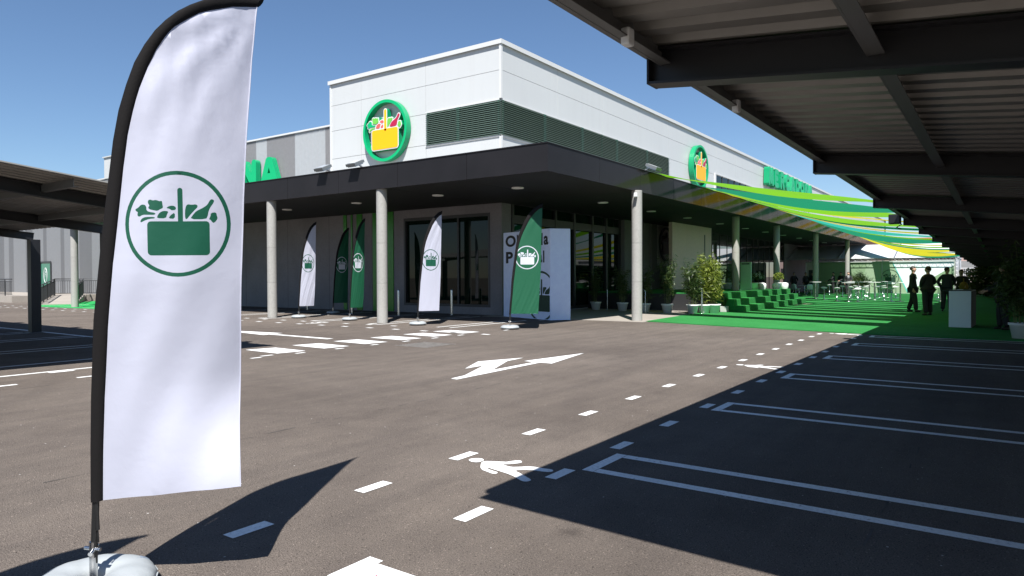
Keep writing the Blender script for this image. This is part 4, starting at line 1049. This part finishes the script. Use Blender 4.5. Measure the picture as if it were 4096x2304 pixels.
# ------------------------------------------------------------------ bar tables, stools, chairs
def table0():
    t = thing('bar_table', '', 'table', (0, 0, .024), 0, 'high white bar tables on the carpet')
    MB().lathe([(0, 1.045), (.33, 1.045), (.35, 1.055), (.35, 1.07), (.34, 1.075), (0, 1.075)], (0, 0, 0), 28).build('table_top', PLASW, t)
    MB().lathe([(.038, .02), (.038, 1.045)], (0, 0, 0), 14).build('post', STEEL, t)
    MB().lathe([(.22, 0), (.22, .012), (.05, .03)], (0, 0, 0), 24).build('base_plate', STEEL, t)
    return t
T0 = table0(); first = True
for x, y, lb in ((47.86, 9.87, 'bar table nearest the stage steps'), (52.31, 9.38, 'bar table in shade right behind the seated group of stools at left'), (43.41, 7.19, 'bar table at the left of the front row, its post thick and near'),
                 (48.62, 7.46, 'bar table second from left in the row before the dark bamboo'), (52.7, 8.65, 'bar table at the back left, mostly hidden by nearer tables'), (49.96, 7.03, 'bar table left of the white wedge printed low on the tent wall'),
                 (46.69, 6.29, 'bar table in the front middle whose top overlaps the one behind'), (52.12, 6.26, 'bar table just below the emblem printed on the tent wall'), (44.39, 4.68, 'bar table nearest the two men in suits'),
                 (46.5, 2.9, 'bar table partly hidden between the two men in suits'), (60.5, 12.6, 'bar table deep in the shade beside the standing guests')):
    if first: T0.location = (x, y, .024); T0['label'] = 'white '+lb; first = False
    else: dup(T0, (x, y, .024), rnd.uniform(0, 3), 'white '+lb)
def stool0():
    t = thing('bar_stool', '', 'stool', (0, 0, .024), 0, 'white bar stools on chrome stems')
    mb = MB(); n = 24; prof = ((0, .0), (.12, .0), (.19, .012), (.215, .035), (.2, .045), (.12, .03), (0, .025)); vs = []
    for r_, z_ in prof:
        for j in range(n):
            a = 2*math.pi*j/n; x, y = r_*math.cos(a)*1.05, r_*math.sin(a)*.85; vs.append((x, y, .7+z_+.35*max(0, x)**1.5+.09*x))
    mb.add(vs, [(i*n+j, i*n+(j+1) % n, (i+1)*n+(j+1) % n, (i+1)*n+j) for i in range(len(prof)-1) for j in range(n)], 0, True); mb.build('seat', PLASW, t)
    MB().lathe([(.2, 0), (.2, .008), (.12, .022), (.05, .05), (.028, .09), (.028, .42), (.019, .42), (.019, .71)], (0, 0, 0), 18).build('stem', CHROME, t)
    mb = MB(); mb.tube([(.02, .05, .3), (.12, .12, .3), (.2, .08, .3), (.22, 0, .3), (.2, -.08, .3), (.12, -.12, .3), (.02, -.05, .3)], .011, 7).build('footrest', CHROME, t)
    return t
S0 = stool0(); first = True
for x, y, rz, lb in ((45.73, 8.93, 20, 'stool with tilted seat standing alone just right of the steps'), (57.94, 10.94, 200, 'stool dim in the shade behind the stage corner'), (43.51, 7.8, 190, 'stool with bright wide seat left of the nearest table post'),
                 (52.48, 9.06, 30, 'stool at the back beside the shaded table'), (47.91, 7.78, 170, 'stool with bright seat just right of the nearest table post'), (42.88, 6.61, 10, 'stool nearest the viewer with a trumpet foot'),
                 (52.9, 8.27, 140, 'stool in the back of the central cluster on its left'), (50.27, 7.52, 60, 'stool in the middle of the central cluster'), (46.44, 6.75, 200, 'stool at the front right of the central cluster'),
                 (54.46, 7.8, 300, 'stool furthest back in the central cluster'), (50.14, 6.7, 100, 'stool with seat seen edge on beside the middle table'), (52.44, 6.78, 15, 'stool with bright raised seat below the printed emblem'),
                 (54.32, 6.81, 240, 'stool behind the bright raised seat near the tent wall'), (46.06, 5.7, 200, 'stool with dark underside left of the table nearest the men'), (44.15, 5.1, 170, 'stool lowest at the front left of the table nearest the men'),
                 (51.27, 5.66, 10, 'stool with tilted seat left behind the table nearest the men'), (51.73, 3.34, 20, 'stool left of the pair seen between the suited men'), (52.98, 3.25, 160, 'stool right of the pair seen between the suited men')):
    if first: S0.location = (x, y, .024); S0.rotation_euler = (0, 0, R(rz)); S0['label'] = 'white '+lb; first = False
    else: dup(S0, (x, y, .024), R(rz), 'white '+lb)
def chair0():
    t = thing('shell_chair', '', 'chair', (0, 0, .024), 0, 'pale shell chairs round the low table')
    n, k = 10, 12; vs = []
    for i in range(k+1):
        q = i/k
        for j in range(n+1):
            a = (j/n-.5)*2; w = .23*(1-.12*max(0, q-.6)); x = a*w
            if q < .5: y = .22-.44*q/.5; z = .44-.02*(1-abs(a))+.05*abs(a)**3
            else: h = (q-.5)/.5; y = -.22-.1*h+.09*a*a*h+.0; z = .44+.4*h**1.1+.03*abs(a)**3*(1-h)-.05*abs(a)**4*h
            vs.append((x, y, z))
    mb = MB().add(vs, [(i*(n+1)+j, i*(n+1)+j+1, (i+1)*(n+1)+j+1, (i+1)*(n+1)+j) for i in range(k) for j in range(n)], 0, True)
    o = mb.build('shell', SHELL, t); s = o.modifiers.new('thickness', 'SOLIDIFY'); s.thickness = .012
    for sx in (-1, 1):
        for sy in (-1, 1): MB().tube([(.12*sx, .1*sy, .42), (.2*sx, .2*sy, .0)], [.014, .009], 8).build('leg', STEEL, t)
    return t
C0 = chair0(); first = True
cx, cy = 55.5, 12.2
for a, lb in ((15, 'pale shell chair right of the low table seen from the side'), (200, 'pale shell chair left of the low table'), (265, 'pale shell chair with its back to the viewer at the low table'), (110, 'pale shell chair behind the low table')):
    x, y = cx+.85*math.cos(R(a+36-90)), cy+.85*math.sin(R(a+36-90)); rz = R(a+36-90+90)
    if first: C0.location = (x, y, .024); C0.rotation_euler = (0, 0, rz); C0['label'] = lb; first = False
    else: dup(C0, (x, y, .024), rz, lb)
t = thing('low_table', 'low pale round table among the shell chairs in the shade', 'table', (cx, cy, .024))
MB().lathe([(0, .72), (.44, .72), (.45, .735), (.44, .745), (0, .745)], (0, 0, 0), 28).build('table_top', SHELL, t); MB().lathe([(.25, 0), (.25, .01), (.04, .03), (.035, .72)], (0, 0, 0), 18).build('pedestal', STEEL, t)
t = thing('podium', 'plain white rectangular counter on the carpet in the shade at right', 'counter', (23.22, 1.24, .024), 0)
p0, p1, p2 = Vector((0, 0)), Vector((-.02, -.53)), Vector((1.3, -.6)); p3 = p0+p2-p1
mb = MB().prism([(p.x, p.y) for p in (p0, p1, p2, p3)], lambda u, v, d: (u, v, d), 1.03, 0); bevel(mb.build('body', PODW, t, fix=True), .006, 1)
MB().prism([(p.x, p.y) for p in (p1+Vector((.012, -.012)), p2+Vector((-.01, -.012)), p2+Vector((-.01, -.004)), p1+Vector((.012, -.004)))], lambda u, v, d: (u, v, d), 1.02, .01).build('shaded_side', SOFF, t, fix=True)  # black skin over the white side, its shade put into the colour
q = lambda p, k: (p.x+(p.x-.63)*k, p.y+(p.y+.3)*k)
bevel(MB().prism([q(p, .012) for p in (p0, p1, p2, p3)], lambda u, v, d: (u, v, d), 1.055, 1.032).build('top', FRAME, t, fix=True), .004, 1)
o = bevel(MB().box(-.1, .1, -.07, .07, 0, .012).build('paper_pad', PLASW), .002); o.location = (23.5, .98, 1.08); tag(o, 'small white paper pad lying on the white counter', 'paper')

# ------------------------------------------------------------------ people
def skin_mesh(name, verts, edges, m, parent, sub=2, root=0):
    """verts: (x, y, z, rx[, ry]); grows one continuous surface over the joints"""
    me = bpy.data.meshes.new(name); me.from_pydata([v[:3] for v in verts], [], [])
    me = bpy.data.meshes.new(name); me.from_pydata([v[:3] for v in verts], edges, [])
    o = bpy.data.objects.new(name, me); COL.objects.link(o)
    o.modifiers.new('skin', 'SKIN'); sv = None
    bm = bmesh.new(); bm.from_mesh(me); lay = bm.verts.layers.skin.verify(); bm.verts.ensure_lookup_table()
    for v, q in zip(bm.verts, verts):
        v[lay].radius = (q[3], q[4] if len(q) > 4 else q[3]); v[lay].use_root = (v.index == root)
    bm.to_mesh(me); bm.free()
    s = o.modifiers.new('sub', 'SUBSURF'); s.levels = s.render_levels = sub
    dg = bpy.context.evaluated_depsgraph_get(); dg.update()
    m2 = bpy.data.meshes.new_from_object(o.evaluated_get(dg)); bpy.data.objects.remove(o); bpy.data.meshes.remove(me)
    m2.name = name; m2.materials.clear(); m2.materials.append(m)
    for p in m2.polygons: p.use_smooth = True
    b = bpy.data.objects.new(name, m2); COL.objects.link(b); b.parent = parent
    return b
def person(label, loc, rz, ht=1.8, jacket=SUIT, trousers=SUIT, hair=HAIR, long_hair=False, tie=True, armL='down', armR='down', stride=.1, head_turn=0., seated=False, group=None, tilt=0.):
    """local frame: faces +y, x to the figure's right"""
    t = thing('person', label, 'person', loc, rz, group); k = ht/1.8
    S = lambda *v: tuple(a*k for a in v)
    hip = .5 if seated else .93; dz = hip-.93
    # skeleton
    def leg(s):
        if seated: return [(s*.1, 0, hip-.03), (s*.12, .42, hip-.02), (s*.12, .44, .09)]
        st = stride*s; return [(s*.1, 0, hip-.05), (s*(.11+.0), .03+st*.4, .5), (s*(.12+abs(stride)*.3), st-.02, .09)]
    def arm(s, mode):
        sh = (s*.185, -.01, 1.46+dz)
        if mode == 'down': return [sh, (s*.26, -.03, 1.18+dz), (s*.27, .05, .92+dz)]
        if mode == 'front': return [sh, (s*.28, -.02, 1.2+dz), (s*.1, .25, 1.06+dz)]
        if mode == 'pocket': return [sh, (s*.31, -.06, 1.2+dz), (s*.21, .06, .98+dz)]
        if mode == 'reach': return [sh, (s*.26, .12, 1.22+dz), (s*.16, .42, 1.1+dz)]
        return [sh, (s*.26, .02, 1.2+dz), (s*.2, .3, 1.14+dz)]
    legs = {s: leg(s) for s in (-1, 1)}; arms = {-1: arm(-1, armL), 1: arm(1, armR)}
    V, E_ = [], []; grow = [1.0]
    def add(p, r, link=None, ry=None):
        V.append((p[0]*k, p[1]*k, p[2]*k, r*k*grow[0], (ry or r)*k*grow[0]))
        if link is not None: E_.append((link, len(V)-1))
        return len(V)-1
    ct, st_ = math.cos(R(head_turn)), math.sin(R(head_turn))
    hd = lambda x, y, z: (x*ct-y*st_, x*st_+y*ct, z+dz)
    pel = add((0, 0, hip), .11); wa = add((0, 0, 1.12+dz), .1, pel); ch = add((0, 0, 1.34+dz), .12, wa); nb = add((0, -.01, 1.5+dz), .058, ch); nt = add(hd(0, .005, 1.57), .052, nb)
    hl = add(hd(0, .025, 1.625), .09, nt); hm = add(hd(0, .01, 1.70), .104, hl, .115); hp = add(hd(0, .0, 1.765), .08, hm)
    nose = add(hd(0, .1, 1.68), .018, hm); add(hd(0, .122, 1.662), .015, nose)
    for s in (-1, 1): add(hd(s*.092, .0, 1.685), .02, hm)
    for s in (-1, 1):
        a = arms[s]; i = add(a[0], .05, ch); i = add(a[1], .038, i); i = add(a[2], .026, i)
        d = (Vector(a[2])-Vector(a[1])).normalized(); side = Vector((s, 0, 0)); fwd = d.cross(side).normalized()
        pm = Vector(a[2])+d*.05; ip = add(pm, .03, i, .018); ax = fwd
        for q, L_ in ((-.03, .07), (-.01, .085), (.01, .08), (.03, .062)):
            b = pm+d*.05+ax*q; j = add(b, .0105, ip); j = add(b+d*L_*.5+side*-.006*s, .0095, j); add(b+d*L_*.9-side*.018, .008, j)
        th = pm+d*.01+ax*.045; j = add(th, .011, ip); add(th+d*.05+ax*.012, .009, j)
    for s in (-1, 1):
        g_ = legs[s]; i = add(g_[0], .07, pel); i = add(g_[1], .05, i); i = add(g_[2], .036, i)
    body = skin_mesh('body', V, E_, SKIN, t, 1)
    # trousers
    V, E_ = [], []; grow[0] = 1.22
    c = add((0, -.005, hip+.04), .15, None, .12)
    for s in (-1, 1):
        g_ = [Vector(p) for p in legs[s]]; i = add(g_[0], .105, c); i = add(g_[0].lerp(g_[1], .5), .095, i); i = add(g_[1], .08, i); i = add(g_[1].lerp(g_[2], .55), .072, i); add(g_[2]+Vector((0, 0, -.01)), .068, i)
    skin_mesh('trousers', V, E_, trousers, t, 2)
    # jacket with sleeves
    V, E_ = [], []; grow[0] = 1.2
    c = add((0, 0, 1.15+dz), .175, None, .125); u = add((0, 0, 1.34+dz), .2, c, .13); n2 = add((0, -.012, 1.47+dz), .12, u, .085); add((0, -.015, 1.52+dz), .075, n2, .065)
    lo = add((0, 0, .98+dz), .168, c, .13); add((0, 0, .84+dz if not seated else .6), .165, lo, .13)
    for s in (-1, 1):
        a = [Vector(p) for p in arms[s]]; i = add(a[0]+Vector((0, 0, -.015)), .078, u); i = add(a[0].lerp(a[1], .5), .066, i); i = add(a[1], .06, i); i = add(a[1].lerp(a[2], .6), .052, i); add(a[2], .046, i)
    skin_mesh('jacket', V, E_, jacket, t, 2); grow[0] = 1.1
    if tie:
        mb = MB(); mb.add([S(-.055, .085, 1.52+dz), S(.055, .085, 1.52+dz), S(.03, .138, 1.3+dz), S(-.03, .138, 1.3+dz)], [(0, 1, 2, 3)]); o = mb.build('shirt_front', SHIRT, t)
        sm = o.modifiers.new('thickness', 'SOLIDIFY'); sm.thickness = .01
        mb = MB(); mb.add([S(-.02, .1, 1.51+dz), S(.02, .1, 1.51+dz), S(.025, .15, 1.3+dz), S(-.025, .15, 1.3+dz)], [(0, 1, 2, 3)]); o = mb.build('tie', LEATH, t)
        sm = o.modifiers.new('thickness', 'SOLIDIFY'); sm.thickness = .008
        V, E_ = [], []; a = add((0, -.01, 1.535+dz), .062, None, .06); add((0, -.002, 1.555+dz), .058, a, .058); skin_mesh('collar', V, E_, SHIRT, t, 1)
    # shoes
    for s in (-1, 1):
        g_ = legs[s][2]; V, E_ = [], []; a = add((g_[0], g_[1]-.05, .045), .042); b = add((g_[0]+.01*s, g_[1]+.06, .045), .044, a); add((g_[0]+.02*s, g_[1]+.16, .03), .03, b); skin_mesh('shoe', V, E_, LEATH, t, 2)
    # hair cap, eyes
    mb = MB(); n = 18; vs = []; rows_ = 8
    for i in range(rows_+1):
        ph = i/rows_*R(112)
        for j in range(n):
            a = 2*math.pi*j/n; back = .5-.5*math.sin(a); p_ = ph*(.5+.55*back) if not long_hair else ph*(.62+.75*back)
            p_ = min(p_, R(165)); rr = .096+.012*back+(.01*math.sin(5*a+3*i) if i > 1 else 0)
            q = hd(rr*math.sin(p_)*math.cos(a)*.92, .0+rr*math.sin(p_)*math.sin(a)*1.05, 1.71+.108*math.cos(p_)); vs.append(S(*q))
    mb.add(vs, [(i*n+j, i*n+(j+1) % n, (i+1)*n+(j+1) % n, (i+1)*n+j) for i in range(rows_) for j in range(n)], 0, True)
    h = mb.build('hair', hair, t); sm = h.modifiers.new('thickness', 'SOLIDIFY'); sm.thickness = .008; sm.offset = 1
    for s in (-1, 1): MB().lathe([(.0, -.011), (.009, -.006), (.011, 0), (.009, .006), (0, .011)], Vector(S(*hd(s*.033, .083, 1.7))), 8).build('eye', EYE_M, t)
    return t
VIEW = YAW-math.pi/2     # rz that turns a figure's back to the camera
person('man in dark suit and white shirt, leftmost of the suited men, one hand in pocket', (32.17, 2.95, .024), VIEW-R(128), 1.83, armL='pocket', armR='down', stride=.16, head_turn=22, group='guests in dark suits')
person('man in dark suit seen from behind with hands clasped in front', (29.7, 2.24, .024), VIEW+R(8), 1.8, armL='front', armR='front', stride=.06, head_turn=-14, tie=False, group='guests in dark suits')
person('man in navy suit and glasses seen from behind left of the white counter', (33.3, 1.85, .024), VIEW-R(40), 1.8, jacket=SUITB, trousers=SUITB, armL='pocket', armR='reach', stride=.05, head_turn=-20, tie=False, group='guests in dark suits')
person('person with dark top behind the white counter holding a mustard bag', (34.4, 1.4, .024), VIEW+R(150), 1.7, armL='reach', armR='front', stride=.03, tie=False, long_hair=True, group='guests behind the counter')
bag = MB().lathe([(0, 0), (.13, .02), (.17, .16), (.13, .3), (.05, .36), (0, .37)], (0, 0, 0), 18).tube([(-.08, 0, .32), (-.05, 0, .5), (.05, 0, .5), (.08, 0, .32)], .012, 6).build('shoulder_bag', MUST); bag.location = (34.05, 1.3, .86); tag(bag, 'mustard coloured bag held against the person behind the white counter', 'bag')
person('dark clothed person standing deep in shade right of the counter, holding white papers', (22.9, -.02, .024), VIEW+R(70), 1.72, armL='reach', armR='reach', stride=.05, tie=False, long_hair=True, group='guests behind the counter')
o = MB().obox((0, 0, 0), (.13, 0, .03), (0, .1, .03), (0, 0, .002)).build('white_papers', SHIRT); o.location = (23.05, -.42, 1.12); o.rotation_euler = (0, 0, .6); tag(o, 'white sheets of paper held out in the shade right of the counter', 'paper')
for x, y, a, se, lb in ((61.2, 14.3, 180, False, 'standing dark figure furthest left against the shaded wall behind the stage'), (61.8, 13.5, 200, False, 'standing dark figure in the middle of three against the shaded wall'), (62.0, 13.0, 150, False, 'standing dark figure right of three against the shaded wall'),
                       (61.0, 11.2, 60, False, 'guest in dark vest turned sideways at the shaded bar table'), (60.5, 10.55, 120, False, 'long haired guest in dark clothes leaning at the shaded bar table'), (59.5, 9.85, 160, False, 'guest in dark suit and white shirt left of the dark bamboo by the tent wall')):
    person(lb, (x, y, .024), VIEW+R(a), 1.74, armL='reach', stride=.04, tie='white shirt' in lb, long_hair='long' in lb, group='distant guests in the shade')

# ------------------------------------------------------------------ white tent with printed wall
TX = 65.0
t = thing('event_tent', 'white event tent with printed fabric wall and aluminium truss at the end of the carpet', 'tent', (TX, 8, 0))
b = Vector((TX, 8, 0))
def tw(poly, d): return [Vector((TX-d, y, z))-b for y, z in poly]
zt = 2.62
mb = MB().box(0, .04, 3.1-8, 14.2-8, 0.02, zt+.06); mb.build('printed_wall', PFAB, t)
def face(name, poly, d, m):
    mb = MB().add(tw(poly, d), [tuple(range(len(poly)))]); o = mb.build(name, m, t); return o
face('green_print', [(13.1, .05), (13.1, zt), (9.3, zt), (9.9, .05)], .006, FABG)
face('green_print', [(9.9, .05), (9.3, zt), (7.47, zt), (6.35, .05)], .006, FABG2)
face('green_print', [(6.35, .05), (6.28, .16), (3.14, 2.27), (3.14, .05)], .006, FABG)
face('teal_line', [(7.47, zt), (7.42, zt), (6.3, .16), (6.35, .05)], .012, FABC)
face('white_wedge_print', [(7.62, 1.43), (7.1, .8), (8.1, .8)], .012, PFAB)
mb = MB(); em_c = (7.02+.55, 1.72-.2)
em_c = (7.6, 1.32)
# emblem
for k, p in EMB.items(): mb.add(tw([(em_c[0]-x*.66, em_c[1]+y*.66) for x, y in p], .018), [tuple(range(len(p)))])
for k in range(48):
    a, c = 2*math.pi*k/48, 2*math.pi*(k+1)/48
    mb.add(tw([(em_c[0]-r_*.66*math.cos(x), em_c[1]+r_*.66*math.sin(x)) for r_, x in ((.93, a), (1, a), (1, c), (.93, c))], .018), [(0, 1, 2, 3)])
mb.build('emblem_print', POSTG, t)
face('beige_banner', [(14.15, .05), (14.15, zt), (13.14, zt), (13.14, .05)], .008, mat('beige_banner', (.45, .42, .38), .7, var=.05))
mb = MB(); mb.add(tw([(13.95, .5), (13.95, 2.0), (13.3, 2.0), (13.3, .5)], .02), [(0, 1, 2, 3)]); mb.build('dark_picture', FRAME, t)
# roof: sloping white membrane
ye_ = [3.0, 7.3, 11.6, 15.8]
mb = MB()
for a, c in zip(ye_[:-1], ye_[1:]): mb.add([(-.1, a-8, zt+.3), (-.1, c-8, zt+.3), (4.5, c-8, 4.25), (4.5, a-8, 4.25)], [(0, 3, 2, 1)])
mb.add([(4.5, -5, 4.25), (4.5, 7.8, 4.25), (9, 7.8, zt+.3), (9, -5, zt+.3)], [(0, 3, 2, 1)]); mb.add([(-.1, -5, zt+.3), (4.5, -5, 4.25), (9, -5, zt+.3)], [(0, 1, 2)]); mb.add([(0.05, -4.95, 0), (0.05, -4.95, zt+.3), (9, -4.95, zt+.3), (9, -4.95, 0)], [(0, 1, 2, 3)])
o = mb.build('roof_membrane', TENT, t); sm = o.modifiers.new('thickness', 'SOLIDIFY'); sm.thickness = .02
mb = MB()
for y in ye_: MB().bar((-.1, y-8, zt+.33), (4.5, y-8, 4.28), .12, .05).build('rafter', ALU, t)
mb = MB(); y0, y1 = 3.0-8, 14.2-8
for dz, dx in ((.05, -.12), (.05, -.32), (.3, -.22)): mb.tube([(dx, y0, zt+dz), (dx, y1, zt+dz)], .025, 6)
n = 22
for k in range(n):
    a, c = y0+(y1-y0)*k/n, y0+(y1-y0)*(k+.5)/n; d = y0+(y1-y0)*(k+1)/n
    mb.tube([(-.32, a, zt+.05), (-.22, c, zt+.3), (-.32, d, zt+.05)], .012, 5).tube([(-.12, a, zt+.05), (-.22, c, zt+.3), (-.12, d, zt+.05)], .012, 5)
mb.build('truss', ALU, t)
for y in (3.02, 8.2, 14.1):
    mb = MB()
    if y < 4:
        for dx, dy in ((-.1, 0), (-.36, 0), (-.1, -.26), (-.36, -.26)): mb.tube([(dx, y-8+dy, 0), (dx, y-8+dy, zt+.3)], .025, 6)
        for k in range(9):
            z = .05+k*.31; mb.tube([(-.1, y-8, z), (-.36, y-8, z+.16), (-.1, y-8, z+.31)], .011, 5).tube([(-.36, y-8, z), (-.36, y-8.26, z+.16), (-.36, y-8, z+.31)], .011, 5)
    else: mb.tube([(-.06, y-8, 0), (-.06, y-8, zt+.1)], .02, 6)
    mb.build('truss_post', ALU, t)
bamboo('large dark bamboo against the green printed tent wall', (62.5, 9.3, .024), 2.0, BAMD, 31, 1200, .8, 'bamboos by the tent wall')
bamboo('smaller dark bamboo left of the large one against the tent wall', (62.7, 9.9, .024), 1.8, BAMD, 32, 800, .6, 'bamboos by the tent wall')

# ------------------------------------------------------------------ far right: fence cage, hedge, houses beyond
t = thing('fence_cage', 'white barred enclosure beyond the right end of the tent', 'fence', (90, 3, 0))
mb = MB()
for k in range(24): mb.box(-.03, .03, .75-k*.075*2.2, .75-k*.075*2.2+.05, .1, 2.2)
mb.build('bars', TRIM, t)
mb = MB().box(-.06, .06, -3.2, .9, 2.2, 2.3).box(-.06, .06, -3.2, .9, .95, 1.03); mb.bar((0, .9, 2.25), (3, .9, 3.0), .1, .1).bar((0, -1.4, 2.25), (3, -1.4, 3.0), .1, .1); mb.build('rail', TRIM, t)
MB().add([(0.1, .9, 2.28), (0.1, -5, 2.28), (4, -5, 3.1), (4, .9, 3.1)], [(0, 1, 2, 3)]).build('roof_sheet', GALV, t)
lw = MB().box(80, 80.3, -8, 2.9, 0, .95).build('low_wall', mat('pinkish_wall', (.38, .3, .27), .8, var=.1)); tag(lw, 'low pinkish wall in front of the white barred enclosure', 'wall')
def hedge(label, loc, dims, n, seed):
    r = random.Random(seed); t = thing('shrub', label, 'shrub', loc, 0, 'shrubs beyond the carport')
    mb = MB()
    def fn():
        while True:
            p = (r.uniform(-1, 1), r.uniform(-1, 1), r.uniform(0, 1))
            if p[0]**2*.6+p[1]**2*.8+(p[2]-.4)**2*1.6 < .9+.25*math.sin(9*p[1])*math.sin(7*p[2]+3*p[0]): return (p[0]*dims[0], p[1]*dims[1], .15+p[2]*dims[2])
    leafcloud(mb, n*3, fn, .22, .06, r, .1); mb.build('foliage', HEDGE, t)
    st = MB()
    for k in range(6): a = r.uniform(0, 6.28); st.tube([(0, 0, 0), (dims[0]*.4*math.cos(a), dims[1]*.4*math.sin(a), dims[2]*.6)], [.04, .015], 5)
    st.build('stems', mat('bark', (.09, .06, .04), .9), t)
hedge('dark leafy shrub right behind the white counter', (58, .9, 0), (1.2, 1.3, 1.9), 1500, 41)
hedge('dark leafy shrub further right behind the counter', (52, -1.1, 0), (1.2, 1.4, 1.8), 1500, 42)
hedge('dark leafy shrub at the far right edge under the carport', (44, -2.4, 0), (1.2, 1.4, 1.9), 1500, 43)
def house(label, loc, w, d, h, wallc, floors, bays, roof=None, rz=0):
    t = thing('apartment_house', label, 'building', loc, rz, 'houses far beyond the car park')
    MB().box(0, d, -w/2, w/2, 0, h).build('wall', wallc, t)
    for f in range(floors):
        for k in range(bays):
            y = -w/2+w*(k+.5)/bays; z = 1+(h-1)*f/floors
            o = MB().box(-.06, .0, y-.6, y+.6, z+.6, z+2.0).build('window', FRAME, t); MB().box(-.1, -.06, y-.7, y+.7, z+.5, z+.6).build('sill', TRIM, o)
    MB().box(-.3, d+.3, -w/2-.3, w/2+.3, h, h+.35).build('roof', roof or TRIM, t)
house('pinkish apartment block beyond the tent on the right', (150, 0, 0), 14, 12, 8.2, mat('pink_render', (.42, .3, .27), .8, var=.05), 2, 4)
house('cream apartment block behind the tent', (160, 22, 0), 20, 12, 8.6, mat('cream_render', (.5, .42, .33), .8, var=.05), 2, 6, mat('clay_roof', (.4, .13, .07), .8, var=.1))
house('long low grey building far right beyond the shrubs', (120, -22, 0), 30, 10, 4.5, mat('grey_render', (.33, .33, .33), .8, var=.05), 1, 9)

# ------------------------------------------------------------------ far left: ramp with railings
t = thing('access_ramp', 'pale concrete access ramp and landing before the grey striped wall at far left', 'ramp', (17, 50, 0))
MB().box(.2, 5.45, .3, 22, 0.0, .42).build('landing', PAVE, t)
mb = MB().add([(-.4, -5.4, 0.0), (1.2, -6.2, 0.0), (4.4, .25, .0), (2.6, .25, .0), (-.4, -5.4, .03), (1.2, -6.2, .03), (4.4, .25, .41), (2.6, .25, .41)], [(0, 3, 2, 1), (4, 5, 6, 7), (0, 1, 5, 4), (1, 2, 6, 5), (2, 3, 7, 6), (3, 0, 4, 7)]); mb.build('slope', PAVE, t)
def railing(label, pts, h=1.05):
    o0 = Vector(pts[0]); t = thing('railing', label, 'railing', o0, 0, 'dark steel railings of the ramp')
    P = [Vector(p)-o0 for p in pts]; hr = MB(); bl = MB(); ps = MB()
    up = Vector((0, 0, 1))
    hr.tube([p+up*h for p in P], .032, 8)
    for a, b in zip(P[:-1], P[1:]):
        hr.tube([a+up*(h-.12), b+up*(h-.12)], .018, 6).tube([a+up*.1, b+up*.1], .018, 6)
        L_ = (b-a).length; n = int(L_/.13)
        for k in range(n): q = a.lerp(b, (k+.5)/n); bl.tube([q+up*.1, q+up*(h-.12)], .011, 5)
        for k in range(int(L_/1.5)+1): q = a.lerp(b, min(1, k*1.5/L_)); ps.tube([q, q+up*h], .03, 6)
    hr.build('handrail', FRAME, t); bl.build('baluster_row', FRAME, t)
    ps.build('post_row', FRAME, t)
railing('dark railing along the front of the landing at the far left', [(17.25, 71, .42), (17.25, 50.4, .42)])
railing('dark railing rising along the ramp and turning behind the pale column', [(16.6, 44.6, .03), (19.6, 50.3, .42), (22.3, 50.3, .42)])
railing('second dark railing on the far side of the ramp', [(18.2, 43.9, .03), (21.3, 50.2, .42)])
